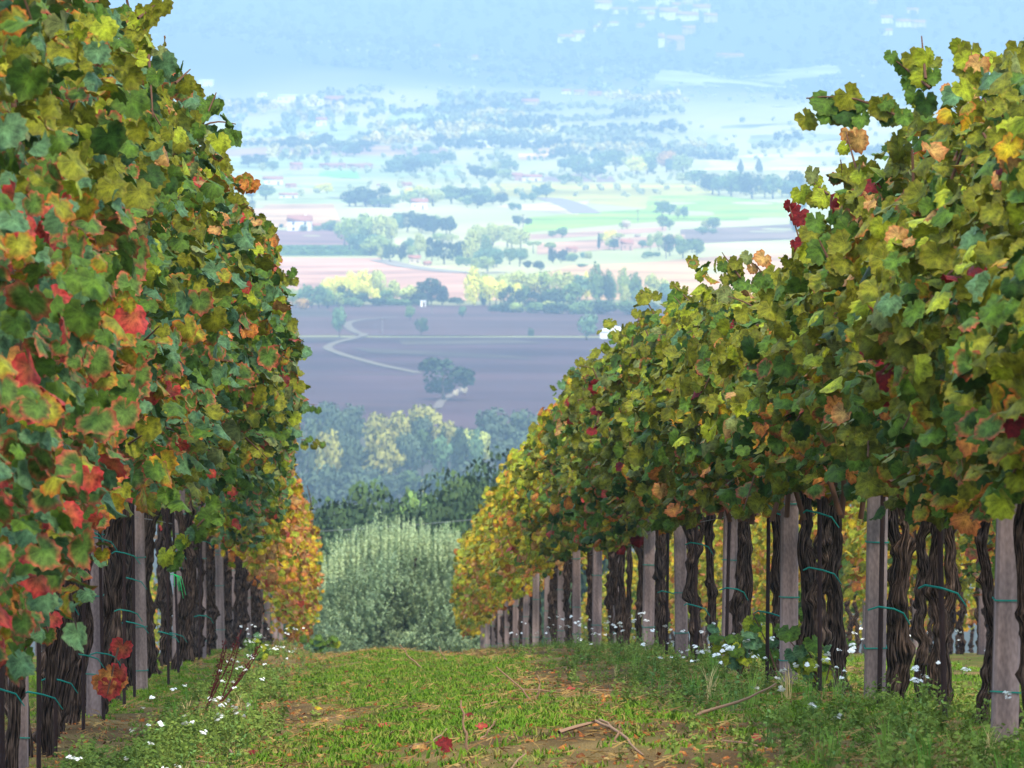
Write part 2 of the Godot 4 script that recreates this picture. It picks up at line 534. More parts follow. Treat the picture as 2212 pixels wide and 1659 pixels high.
func leaf_tone(row: String, d: float, t: float, patch: float) -> int:    # t is the height in the canopy, 0 to 1; patch is a slow noise
	if row == "left":
		if d > 52.0 + 12.0 * t + patch * 4.0: return pick([YELLOW, 22, GOLD, 14, ORANGE, 16, TAN, 24, LIME, 26, RED, 1])
		if d < 17.6 and t < 0.5: return pick([RED_EDGED, 40, RED, 8, LIME_RED_EDGED, 12, GREEN, 18, BLUISH, 20, ORANGE, 2])
		if d < 27.0:
			if t < 0.40: return pick([GREEN, 18, BLUISH, 16, RED_EDGED, 26, LIME_RED_EDGED, 11, RED, 2, OLIVE, 14, ORANGE, 2, DARK, 6, GOLD, 2])
			return pick([GREEN, 24, BLUISH, 16, OLIVE, 28, RED_EDGED, 9, LIME_RED_EDGED, 7, RED, 1.6, GREY, 4, TAN, 2, LIME, 9, DARK, 5])
		if t > 0.65: return pick([OLIVE, 30, GREEN, 16, LIME, 12, TAN, 8, GREY, 8, LIME_RED_EDGED, 8, ORANGE, 4, RED_EDGED, 4, RED, 2])
		return pick([GREEN, 30, BLUISH, 17, OLIVE, 20, RED_EDGED, 10, GREY, 8, LIME_RED_EDGED, 5, RED, 2, DARK, 7, WINE, 0.6, LIME, 6])
	if d > 54.0 + patch * 8.0:
		if d > 95.0: return pick([LIME, 26, YELLOW, 20, OLIVE, 22, GOLD, 10, GREEN, 14, ORANGE, 6])
		return pick([YELLOW, 26, GOLD, 17, ORANGE, 9, TAN, 6, LIME, 30, OLIVE, 12]) if t < 0.5 else pick([LIME, 40, YELLOW, 24, GOLD, 9, OLIVE, 20, ORANGE, 3])
	if t < 0.25: return pick([GREEN, 30, DARK, 16, SHADED_OLIVE, 30, OLIVE, 14, LIME_RED_EDGED, 14, RED_EDGED, 12, ORANGE, 6, RED, 1.5, WINE, 1, GOLD, 3])
	if patch > 0.42: return pick([WINE, 5, OLIVE, 20, SHADED_OLIVE, 20, GREEN, 20, RED, 1, LIME, 7, TAN, 4])
	return pick([OLIVE, 30 + 10 * t, SHADED_OLIVE, 28 - 16 * t, GREEN, 20, LIME, 7 + 7 * t, GREY, 5, BLUISH, 4, DARK, 10 - 5 * t, LIME_RED_EDGED, 3, RED_EDGED, 3, TAN, 2, GOLD, 1.5, WINE, 0.2])  # darker tones weigh more low down, painting shade into the right canopy

func make_vine_shapes() -> void:
	rng.seed = 11
	for p in PALETTES:
		var f := []
		var s := []
		for i in 9: f.append(vine_leaf(p, true))
		for i in 4: s.append(vine_leaf(p, false))
		leaf_full.append(f)
		leaf_small.append(s)
	for i in 12:
		var path := []
		var radii := []
		var lean := Vector3(rf(-0.10, 0.10), 0, rf(-0.12, 0.12))
		var knots := []
		for k in 22: knots.append([rf(0.05, 1.0), rf(0, TAU), rf(0.007, 0.026), rf(0.010, 0.026)])
		for k in 84:
			var t := k / 83.0
			var w := Vector3(fine.get_noise_2d(t * 75.0, i * 50.0) * 0.034 + soft.get_noise_2d(t * 600.0, i * 50.0) * 0.02, 0, fine.get_noise_2d(t * 75.0, i * 50.0 + 25.0) * 0.034)
			path.append(lean * sin(t * PI) * 0.8 + w * minf(1.0, t * 5.0) + Vector3(0, -0.10 + t * 1.05, 0))
			var r := 0.025 + 0.010 * pow(1.0 - t, 3.0) + 0.005 * smoothstep(0.85, 1.0, t)
			radii.append(r * 0.72)
		trunk_shapes.append(tube(path, radii, 26, 0.12, i + 1.0, Color.WHITE, knots))
	for i in 6:
		var path := []
		var radii := []
		var way := rf(-0.45, 0.45)
		for k in 9:
			var t := k / 8.0
			path.append(Vector3(soft.get_noise_2d(t * 90.0, i * 40.0) * 0.16, 0.85 + t * 1.0, way * t + fine.get_noise_2d(t * 50.0, i * 30.0) * 0.06))
			radii.append(lerpf(0.011, 0.004, t))
		cane_shapes.append(tube(path, radii, 5))

func vine(row: String, row_x: float, side: float, d: float, width: float, low: float, high: float, label: String, group: String, detail: int) -> Node3D:
	# detail 2: outer leaves are parts of their own; 1: one mass of full leaves; 0: one mass of simple leaves
	rng.seed = hash("%s%.2f" % [row, d])
	var x := row_x - side * rf(0.02, 0.11)
	var o := base("grape_vine", Vector3(x, lane(x, d) - 0.02, -d))
	tag(o, label, "grape vine", group)
	obj("trunk", trunk_shapes[rng.randi() % 12], M.bark, o, Transform3D(Basis(Vector3.UP, rf(0, TAU)).scaled(Vector3.ONE * rf(0.8, 1.15) * Vector3(1.45 if row == "left" else 1.0, low / 0.72, 1.45 if row == "left" else 1.0)), Vector3.ZERO))
	if (row == "left" and rng.randf() < 0.4) or (row == "right" and d < 34.0 and rng.randf() < 0.15):              # many of the old left vines stand on two stems
		obj("trunk", trunk_shapes[rng.randi() % 12], M.bark, o, Transform3D(Basis(Vector3.UP, rf(0, TAU)).scaled(Vector3(rf(0.8, 1.4), low / 0.72, rf(0.8, 1.4))), Vector3(rf(-0.10, 0.14), 0, rf(-0.4, 0.4))))
	for k in (3 if detail > 0 else 1):
		obj("cane", cane_shapes[rng.randi() % 6], M.cane, o, Transform3D(Basis(Vector3.UP, rf(-0.5, 0.5) + (PI if k % 2 else 0.0)).scaled(Vector3(1, high / 1.85, 1)), Vector3(side * rf(-0.05, width * 0.8), 0, rf(-0.15, 0.15))))
	var st := SurfaceTool.new()
	st.begin(Mesh.PRIMITIVE_TRIANGLES)
	var shapes: Array = leaf_full if detail > 0 else leaf_small
	var counts: Array = [[190, 80, 60, 24], [270, 130, 95, 45], [330, 170, 120, 60]][detail]
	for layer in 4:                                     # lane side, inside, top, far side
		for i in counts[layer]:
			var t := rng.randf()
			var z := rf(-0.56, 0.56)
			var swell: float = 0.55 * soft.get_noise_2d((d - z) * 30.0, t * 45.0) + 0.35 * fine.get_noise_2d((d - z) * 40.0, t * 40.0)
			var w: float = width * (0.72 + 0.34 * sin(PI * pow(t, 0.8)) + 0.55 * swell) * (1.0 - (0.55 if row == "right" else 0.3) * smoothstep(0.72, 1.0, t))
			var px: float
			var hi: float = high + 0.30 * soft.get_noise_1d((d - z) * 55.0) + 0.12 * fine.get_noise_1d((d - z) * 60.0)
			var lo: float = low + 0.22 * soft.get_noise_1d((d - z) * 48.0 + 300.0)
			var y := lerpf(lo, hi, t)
			var n: Vector3
			match layer:
				0:
					px = side * (w + rf(-0.17, 0.05))
					n = Vector3(side * rf(-0.2, 1.0), rf(-0.3, 0.9), rf(-0.5, 1.1))
				1:
					px = rf(-0.8, 0.75) * w
					n = Vector3(rf(-1, 1), rf(-0.2, 0.8), rf(-0.5, 1.0))
				2:
					y = hi + rf(-0.16, 0.05) + (rf(0.0, 0.18) if rng.randf() < 0.22 else 0.0)
					t = 1.0
					px = rf(-0.5, 0.55) * width * side
					n = Vector3(side * rf(-0.5, 0.9), rf(0.0, 1.0), rf(-0.3, 1.0))
				3:
					px = -side * (0.26 + rf(-0.06, 0.06))
					n = Vector3(-side * rf(0.2, 1.0), rf(0.0, 0.8), rf(-0.6, 0.9))
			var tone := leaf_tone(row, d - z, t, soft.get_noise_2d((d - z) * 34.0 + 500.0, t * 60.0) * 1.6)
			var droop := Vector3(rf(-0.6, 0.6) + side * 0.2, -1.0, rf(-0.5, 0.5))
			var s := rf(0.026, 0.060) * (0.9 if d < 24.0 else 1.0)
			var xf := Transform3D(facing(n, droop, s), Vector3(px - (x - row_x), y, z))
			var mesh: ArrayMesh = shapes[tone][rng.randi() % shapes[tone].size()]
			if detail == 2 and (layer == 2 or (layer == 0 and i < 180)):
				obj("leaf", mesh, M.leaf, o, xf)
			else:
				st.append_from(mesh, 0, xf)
	tag(obj("leaves", st.commit(), M.leaf, o), "", "", "", "stuff")
	if detail > 0:
		for k in rng.randi_range(1, 3):
			var from := o.position + Vector3(side * rf(-0.1, width * 0.6), high * rf(0.9, 1.0), rf(-0.4, 0.4))
			var tone := leaf_tone(row, d, 1.0, 0.0)
			shoot(o, from, from + Vector3(side * rf(-0.1, 0.2), rf(0.05, 0.30), rf(-0.15, 0.25)), rng.randi_range(4, 7), [tone, tone, leaf_tone(row, d, 1.0, 0.0)], rf(0.0, 0.06), 0.025, 0.05)
		for k in 2:
			var from := o.position + Vector3(side * width * rf(0.9, 1.1), lerpf(low, high, rf(0.1, 0.8)), rf(-0.4, 0.4))
			shoot(o, from, from + Vector3(side * rf(0.0, 0.12), rf(-0.25, 0.12), rf(-0.1, 0.3)), rng.randi_range(2, 5), [leaf_tone(row, d, 0.5, 0.0), leaf_tone(row, d, 0.3, 0.0)], 0.0, 0.025, 0.05)
	return o

func shoot(o: Node3D, from: Vector3, to: Vector3, count: int, tones: Array, sag := 0.05, s0 := 0.045, s1 := 0.07) -> void:   # a leafy shoot that leaves the canopy, in world places
	var path := []
	var radii := []
	for k in 7:
		var t := k / 6.0
		path.append(from.lerp(to, t) + Vector3(0, sag * sin(t * PI), 0) - o.position)
		radii.append(lerpf(0.005, 0.002, t))
	obj("cane", tube(path, radii, 5), M.cane, o)
	for i in count:
		var t := (i + 0.6) / count
		var p: Vector3 = path[mini(5, int(t * 6))].lerp(path[mini(6, int(t * 6) + 1)], fposmod(t * 6.0, 1.0))
		var tone: int = tones[rng.randi() % tones.size()]
		obj("leaf", leaf_full[tone][rng.randi() % 9], M.leaf, o, Transform3D(facing(Vector3(rf(-0.5, 0.5), rf(-0.2, 0.5), 1), Vector3(rf(-0.7, 0.7), -1, 0), rf(s0, s1)), p + Vector3(rf(-0.03, 0.03), rf(-0.06, 0.03), rf(-0.03, 0.03))))

var counted := {}

func post_names(row: String, first: float, gap: float, d: float) -> String:       # which trunk beyond which post
	var i := floori((d - first) / gap)
	var key := "%s%d" % [row, maxi(i, -1)]
	counted[key] = counted.get(key, -1) + 1
	var n: int = counted[key]
	if i < 0:
		return "%s trunk in view of the %s row, before its first post" % [ORD[n], row]
	return "%s trunk beyond the %s post of the %s row" % [ORD[n], ORD[i], row]

const RIGHT_TOP := [[12, 1.52], [16, 1.56], [18, 1.66], [20.0, 1.64], [22.5, 1.46], [25, 1.45], [29, 1.56], [35, 1.76], [40, 1.80], [50, 1.90], [68, 1.95], [90, 1.9], [106, 1.75]]
const LEFT_TOP := [[12, 2.7], [20, 2.72], [30, 2.72], [45, 2.65], [60, 2.45], [70, 2.25], [90, 2.2]]
const LEFT_LOW := [[12, 0.66], [18, 0.75], [22, 1.0], [26, 1.12], [42, 1.2], [48, 0.98], [60, 0.85], [76, 0.72], [81, 0.4], [86, 0.2]]
const RIGHT_LOW := [[12, 0.74], [19, 0.76], [24, 0.84], [55, 0.84], [70, 0.74], [80, 0.66], [92, 0.52], [106, 0.42]]

func nth(k: int) -> String:
	return ORD[k] if k < 30 else "%d%s" % [k + 1, "st" if k % 10 == 0 else "nd" if k % 10 == 1 else "rd" if k % 10 == 2 else "th"]

func build_rows() -> void:
	var near_look := {"left": "red-edged green leaves", "right": "olive-green leaves"}
	var d := 13.4
	while d < 105.0:                                               # right row, posts every 4.6 m from 18 m
		var i := (d - 18.0) / 4.6
		var dd := d + (0.3 if absf(i - roundf(i)) * 4.6 < 0.22 else 0.0)
		var look := "olive-green grape vine" if dd < 58.0 else "yellowing grape vine"
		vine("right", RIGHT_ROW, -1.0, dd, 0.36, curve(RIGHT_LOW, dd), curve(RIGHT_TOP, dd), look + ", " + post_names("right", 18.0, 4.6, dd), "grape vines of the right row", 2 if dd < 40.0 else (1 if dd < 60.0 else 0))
		d += 1.02
	d = 13.2
	while d < 88.5:                                               # left row, posts every 6.6 m from 24 m
		var i := (d - 24.0) / 6.6
		var dd := d + (0.3 if absf(i - roundf(i)) * 6.6 < 0.22 else 0.0)
		var look := "red-edged green grape vine" if dd < 40.0 else ("green grape vine" if dd < 74.0 else "orange and yellow grape vine")
		vine("left", LEFT_ROW, 1.0, dd, curve([[12, 0.54], [22, 0.62], [30, 0.68], [40, 0.68], [47, 0.62], [54, 0.46], [70, 0.42], [78, 0.46], [90, 0.48]], dd), curve(LEFT_LOW, dd), curve(LEFT_TOP, dd), look + ", " + post_names("left", 24.0, 6.6, dd), "grape vines of the left row", 2 if dd < 40.0 else (1 if dd < 60.0 else 0))
		d += 1.02
	d = 42.0
	var k := 0
	while d < 138.0:                                               # the rows beyond, glimpsed between the trunks
		vine("beyond", RIGHT_ROW + 2.9, -1.0, d, 0.34, 0.55, 1.9, "orange-leaved vine glimpsed between right row trunks, %s of the next row" % nth(k), "vines of the next row on the right", 0)
		k += 1
		d += 1.5
	d = 74.0
	k = 0
	while d < 140.0:
		vine("beyond", RIGHT_ROW + 5.8, -1.0, d, 0.34, 0.4, 1.8, "yellow vine far behind the right row trunks, %s of the second row beyond" % nth(k), "vines of the second row on the right", 0)
		k += 1
		d += 1.9
	d = 66.0
	k = 0
	while d < 123.0:
		vine("beyond", LEFT_ROW - 2.9, 1.0, d, 0.34, 0.35, 1.9, "yellow vine glimpsed between left row trunks, %s of the next row" % nth(k), "vines of the next row on the left", 0)
		k += 1
		d += 1.7

func build_posts() -> void:
	var shape := chamfered(0.071, 0.065, 1.72)
	var tie := SurfaceTool.new()
	tie.begin(Mesh.PRIMITIVE_TRIANGLES)
	for s in [-1.0, 1.0]:
		add_box(tie, Vector3(s * 0.037, 0, 0), Vector3(0.003, 0.004, 0.077))
		add_box(tie, Vector3(0, 0, s * 0.037), Vector3(0.071, 0.004, 0.003))
	var ring := tie.commit()
	for row in [["right", RIGHT_ROW, 18.0, 4.6, 19], ["left", LEFT_ROW, 24.0, 6.6, 12], ["next right", RIGHT_ROW + 2.9, 44.0, 6.0, 10], ["next left", LEFT_ROW - 2.9, 70.0, 7.0, 6]]:
		for i in int(row[4]):
			rng.seed = 900 + i * 7 + hash(row[0])
			var d: float = row[2] + row[3] * i
			var x: float = row[1]
			var o := base("concrete_post", Vector3(x, lane(x, d) - 0.25, -d), rf(-0.06, 0.06))
			o.rotation.z = rf(-0.022, 0.022)
			o.rotation.x = rf(-0.02, 0.02)
			tag(o, "square concrete post of the %s row, %s from the camera" % [row[0], ORD[i]], "post", "concrete posts of the vine rows")
			obj("shaft", shape, M.concrete, o, Transform3D(Basis().scaled(Vector3(1, 1.1, 1)), Vector3.ZERO))
			if row[0] == "right" or row[0] == "left":
				for h in ([0.42, 0.80, 1.10, 1.13, 1.24] if i % 2 else [0.38, 0.62, 1.0]):
					obj("wire_tie", ring, M.tie, o, Transform3D(Basis(Vector3(1, 0, 0.4).normalized(), rf(-0.12, 0.12)), Vector3(0, h + rf(-0.03, 0.03), 0)))

func build_stakes() -> void:
	var rod := CylinderMesh.new()
	rod.top_radius = 0.008
	rod.bottom_radius = 0.008
	rod.height = 1.5
	rod.radial_segments = 8
	var strap := tube([Vector3(-0.055, 0.0, 0.02), Vector3(-0.03, 0.012, 0.052), Vector3(0.02, 0.004, 0.058), Vector3(0.06, -0.012, 0.03), Vector3(0.085, -0.05, 0.02)], [0.003, 0.0035, 0.0035, 0.003, 0.002], 5)
	var k := 0
	var spots := []
	for q in [[19.2, 1], [21.3, 1], [24.3, 1], [27.4, 1], [30.4, 1], [33.5, 1], [36.6, 1], [20.7, -1], [22.8, -1], [25.9, -1], [28.4, -1], [29.6, -1], [32.1, -1], [34.2, -1], [38.3, -1], [41.4, -1], [46.5, -1]]:
		spots.append(q)
	var per := {1: 0, -1: 0}
	for q in spots:
		rng.seed = 4000 + k
		k += 1
		var right: bool = q[1] == 1
		var x := (RIGHT_ROW - 0.07) if right else (LEFT_ROW + rf(0.05, 0.14))
		var d: float = q[0]
		var o := base("vine_stake", Vector3(x, lane(x, d), -d))
		tag(o, "thin dark iron stake among the %s row trunks, %s from the camera" % ["right" if right else "left", ORD[per[q[1]]]], "stake", "iron stakes beside the vines")
		per[q[1]] += 1
		obj("rod", rod, M.iron, o, Transform3D(Basis(Vector3(rf(-1, 1), 0, rf(-1, 1)).normalized(), rf(0.0, 0.05)), Vector3(0, 0.66, 0)))
		for h in [rf(0.25, 0.5), rf(0.6, 0.95)]:
			obj("tie", strap, M.tie, o, Transform3D(Basis(Vector3.UP, rf(-0.5, 0.5)), Vector3(0, h, 0)))
	for q in [["right", RIGHT_ROW, 0.78], ["left", LEFT_ROW, 1.0]]:
		var path := []
		var radii := []
		for i in 48:
			var d := 12.0 + i * 2.0
			path.append(Vector3(q[1] - 0.02, land(q[1], d) + q[2], -d))
			radii.append(0.0018)
		tag(obj("trellis_wire", tube(path, radii, 4), M.wire), "thin steel trellis wire strung along the %s vine row" % q[0], "wire")
	# loose ends of bright green string knotted to a trunk of the left row
	var at := seen(372, 1246, 32.0)
	var st := SurfaceTool.new()
	st.begin(Mesh.PRIMITIVE_TRIANGLES)
	rng.seed = 77
	for i in 7:
		var a := rf(-1.1, 1.3)
		var l := rf(0.05, 0.19)
		var mesh := tube([Vector3(-0.02, 0.02, 0.0), Vector3(0.01, 0.024, 0.02), Vector3(0.03 + sin(a) * l * 0.3, 0.0, 0.03), Vector3(0.04 + sin(a) * l * 0.5, -l, 0.02)], [0.0035, 0.0035, 0.003, 0.002], 5)
		st.append_from(mesh, 0, Transform3D())
	var knot := obj("string_knot", st.commit(), M.bright_tie)
	knot.position = at
	knot.scale = Vector3.ONE * 0.55
	tag(knot, "bright green string knotted round a left row trunk, ends hanging", "string")

func build_shoots() -> void:
	# leafy shoots that leave the canopies and show against the valley
	var vines := {}
	for c in get_children():
		if str(c.name).begins_with("grape_vine"):
			vines[Vector2(roundf(c.position.x * 2), roundf(-c.position.z))] = c
	var find := func(p: Vector3) -> Node3D:
		var best: Node3D = null
		for q in vines.values():
			if best == null or q.position.distance_to(p) < best.position.distance_to(p): best = q
		return best
	rng.seed = 321
	for s in [
		[1960, 262, 1742, 212, 19.0, 15, [DARK, GREEN, OLIVE, GREEN], 0.03],
		[2010, 190, 1935, 130, 19.0, 7, [DARK, GREEN, GREEN], 0.0], [2000, 170, 1991, 78, 19.0, 4, [GREEN, OLIVE, LIME], 0.0], [2110, 170, 2095, 100, 18.0, 8, [OLIVE, LIME, TAN], 0.0], [2190, 170, 2188, 118, 18.0, 6, [OLIVE, GREY], 0.0],
		[1740, 560, 1706, 445, 25.0, 7, [WINE, WINE, TAN, WINE], 0.0], [1860, 400, 1828, 285, 21.5, 8, [LIME, OLIVE, TAN], 0.0], [1790, 420, 1745, 385, 24.0, 8, [OLIVE, LIME, GREY], 0.0], [1600, 600, 1560, 545, 30.0, 7, [GREEN, OLIVE], 0.0],
		[1420, 690, 1385, 628, 38.0, 8, [GREEN, OLIVE, GREY], 0.0], [1350, 740, 1320, 700, 43.0, 6, [OLIVE, GREEN], 0.0], [1490, 650, 1455, 615, 34.0, 6, [OLIVE, LIME], 0.0],
		[400, 300, 510, 268, 23.5, 9, [GREEN, BLUISH, DARK, GREEN], 0.03], [430, 290, 468, 200, 23.5, 5, [GREEN, GREEN], 0.0], [380, 180, 412, 150, 21.0, 4, [OLIVE, RED_EDGED, OLIVE, ORANGE], 0.0], [300, 40, 335, 12, 20.0, 5, [OLIVE, LIME], 0.0],
		[510, 400, 552, 395, 27.0, 5, [RED_EDGED, LIME_RED_EDGED, ORANGE], 0.0], [560, 540, 598, 525, 34.0, 6, [ORANGE, LIME, TAN], 0.0], [590, 600, 640, 592, 42.0, 6, [GREEN, OLIVE], 0.0], [640, 880, 684, 875, 62.0, 6, [GREEN, DARK], 0.02], [650, 950, 700, 968, 66.0, 7, [OLIVE, GREEN], 0.03], [630, 770, 652, 765, 55.0, 5, [LIME, YELLOW], 0.0]]:
		var from := seen(s[0], s[1], s[4])
		shoot(find.call(Vector3(RIGHT_ROW if s[0] > 1000 else LEFT_ROW, from.y - 1.5, -s[4])), from, seen(s[2], s[3], s[4] + 0.1), s[5], s[6], s[7], 0.028, 0.05)
	# a low leafy tip that hangs among the left trunks, and red leaves further down
	rng.seed = 55
	for s in [[255, 1395, 230, 1500, 24.5, 6, [RED, ORANGE, LIME_RED_EDGED, RED]], [470, 1090, 350, 1215, 30.0, 13, [GREEN, LIME, GREEN, BLUISH]], [20, 1240, 8, 1370, 17.2, 7, [ORANGE, LIME_RED_EDGED, RED]], [130, 1080, 120, 1190, 17.4, 8, [BLUISH, RED_EDGED, GREEN]], [60, 1010, 40, 1150, 16.8, 9, [RED, RED_EDGED, RED]], [585, 1150, 600, 1230, 74.0, 9, [ORANGE, TAN, GOLD]], [640, 1240, 655, 1370, 86.0, 12, [YELLOW, ORANGE, LIME]]]:
		var from := seen(s[0], s[1], s[4])
		shoot(find.call(Vector3(LEFT_ROW, from.y - 0.8, -s[4])), from, seen(s[2], s[3], s[4] - 0.1), s[5], s[6], 0.0, 0.04, 0.062)

# ------------------------------------------------------------------ ground and what grows on it
func green_at(x: float, d: float) -> float:          # 0 bare and strawy, 1 grassy
	var g := 0.49 + 1.0 * soft.get_noise_2d(x * 16.0 + 11.0, d * 5.0) + 0.45 * fine.get_noise_2d(x * 22.0, d * 9.0) + 0.75 * fine.get_noise_2d(x * 110.0 + 5.0, d * 55.0)
	g -= 0.85 * exp(-pow((x - 0.25) / 0.75, 2.0)) * (1.0 - smoothstep(20.0, 22.5, d)) * 0.5
	g += 0.55 * exp(-pow((x - 0.25) / 0.45, 2.0)) * smoothstep(21.5, 24.0, d) * (1.0 - smoothstep(48.0, 58.0, d))
	g -= 0.75 * exp(-pow((x + 0.62) / 0.3, 2.0)) * smoothstep(24.0, 34.0, d)
	g -= 0.60 * exp(-pow((x - 1.05) / 0.25, 2.0)) * smoothstep(20.0, 28.0, d)
	return clampf(g, 0.0, 1.0)

func ground_color(x: float, d: float) -> Color:
	var g := smoothstep(0.25, 0.85, green_at(x, d))
	var straw := Color(0.205, 0.138, 0.055).lerp(Color(0.115, 0.072, 0.034), clampf(0.5 + 1.4 * fine.get_noise_2d(x * 40.0 + 60.0, d * 25.0), 0, 1))
	if d > 110.0: g = maxf(g, smoothstep(110.0, 130.0, d))
	return straw.lerp(Color(0.084, 0.137, 0.014), g * 0.85)

func build_ground() -> void:
	var xs := PackedFloat32Array()
	var ds := PackedFloat32Array()
	for i in 11: xs.append(-60.0 + i * 5.0)
	for i in range(1, 32): xs.append(-10.0 + i * 0.25)
	for i in range(1, 76): xs.append(-2.25 + i * 0.07)
	for i in range(1, 34): xs.append(3.0 + i * 0.25)
	for i in range(1, 11): xs.append(11.25 + i * 5.0)
	for i in 12: ds.append(-10.0 + i * 2.0)
	for i in range(1, 330): ds.append(12.0 + i * 0.15)
	for i in range(1, 64): ds.append(61.35 + i * 1.25)
	tag(obj("ground", grid_mesh(xs, ds, lane, ground_color), M.soil), "vineyard lane of grass, straw and bare soil between the rows", "ground", "", "structure")
	xs = PackedFloat32Array()
	ds = PackedFloat32Array()
	for i in 71: xs.append((i - 35) / 35.0)
	var d := -80.0
	while d < 12500.0:
		ds.append(d)
		d += 8.0 if d < 260.0 else maxf(8.0, d * 0.013)
	var v := PackedVector3Array()
	var c := PackedColorArray()
	var uv := PackedVector2Array()
	var idx := PackedInt32Array()
	for dd in ds:
		for u in xs:
			var x: float = signf(u) * pow(absf(u), 1.35) * (260.0 + 0.5 * maxf(dd, 0.0))
			var y := land(x, dd)
			if dd < 150.0: y -= 0.6 * (1.0 - smoothstep(132.0, 141.0, dd)) * (1.0 - smoothstep(52.0, 66.0, absf(x)))
			v.append(Vector3(x, y, -dd))
			var n := 0.5 + 0.5 * soft.get_noise_2d(x * 0.9, dd * 0.35)
			var g := Color(0.14, 0.155, 0.05).lerp(Color(0.34, 0.29, 0.13), n)
			if dd < 1500.0: g = g.lerp(Color(0.057, 0.057, 0.040), (1.0 - smoothstep(1150.0, 1400.0, dd)) * smoothstep(140.0, 180.0, dd))
			if dd > 4300.0: g = g.lerp(Color(0.057, 0.086, 0.040), smoothstep(4600.0, 5900.0, dd + soft.get_noise_2d(x * 0.2, dd * 0.1) * 700.0) * 0.9)
			g = g * (1.0 + 0.9 * smoothstep(1900.0, 2600.0, dd) * (1.0 - smoothstep(5000.0, 5800.0, dd)))  # colour raised across the far valley to stand for sunlight on it
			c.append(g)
			uv.append(Vector2(x, dd))
	var w := xs.size()
	for j in ds.size() - 1:
		for i in w - 1:
			var a := j * w + i
			idx.append_array([a, a + w, a + 1, a + 1, a + w, a + w + 1])
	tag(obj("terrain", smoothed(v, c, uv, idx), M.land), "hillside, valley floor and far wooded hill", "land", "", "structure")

func tuft(blades: int, height: float, spread: float, wide: float, lean: float) -> ArrayMesh:
	var v := PackedVector3Array()
	var c := PackedColorArray()
	var idx := PackedInt32Array()
	for i in blades:
		var a := rf(0, TAU)
		var root := Vector3(rf(-1, 1), 0, rf(-1, 1)) * spread
		var h := height * rf(0.5, 1.1)
		var out := Vector3(cos(a), 0, sin(a))
		var across := Vector3(-sin(a), 0, cos(a)) * wide * rf(0.7, 1.3)
		var tip := root + out * h * lean * rf(0.4, 1.3) + Vector3(0, h, 0)
		var mid := root + out * h * lean * 0.25 + Vector3(0, h * 0.6, 0)
		var g := rf(0.75, 1.25)
		var k := v.size()
		for p in [root - across, root + across, mid - across * 0.8, mid + across * 0.8, tip]:
			v.append(p)
			c.append(Color(g, g, g))
		idx.append_array([k, k + 2, k + 1, k + 1, k + 2, k + 3, k + 2, k + 4, k + 3])
	return smoothed(v, c, PackedVector2Array(), idx)

func weed_clump(leaves: int, height: float, size: float) -> ArrayMesh:      # leafy stalks
	var v := PackedVector3Array()
	var n := PackedVector3Array()
	var c := PackedColorArray()
	var idx := PackedInt32Array()
	for s in 4:
		var a := rf(0, TAU)
		var top := Vector3(cos(a) * height * rf(0.1, 0.5), height * rf(0.7, 1.1), sin(a) * height * rf(0.1, 0.5))
		var k := v.size()
		for p in [Vector3(-0.002, 0, 0), Vector3(0.002, 0, 0), top]:
			v.append(p); n.append(Vector3(0, 0.4, 0.9)); c.append(Color(0.9, 0.8, 0.7))
		idx.append_array([k, k + 2, k + 1])
		for i in leaves / 4:
			var t := rf(0.1, 1.0)
			var p := top * t
			var b := facing((rdir() + Vector3(0, 0.9, 0.5)).normalized(), Vector3(rf(-1, 1), rf(-0.7, 0.4), rf(-1, 1)), size * rf(0.5, 1.3) * (1.2 - 0.6 * t))
			var g := rf(0.7, 1.3)
			k = v.size()
			for q in [Vector3(0, 0, 0), Vector3(0.3, -0.45, 0.06), Vector3(0, -1.1, 0), Vector3(-0.3, -0.45, 0.06)]:
				v.append(p + b * q); n.append(b.z.normalized()); c.append(Color(g, g, g * rf(0.8, 1.2)))
			idx.append_array([k, k + 1, k + 2, k, k + 2, k + 3])
	return tri_mesh(v, n, c, PackedVector2Array(), idx)

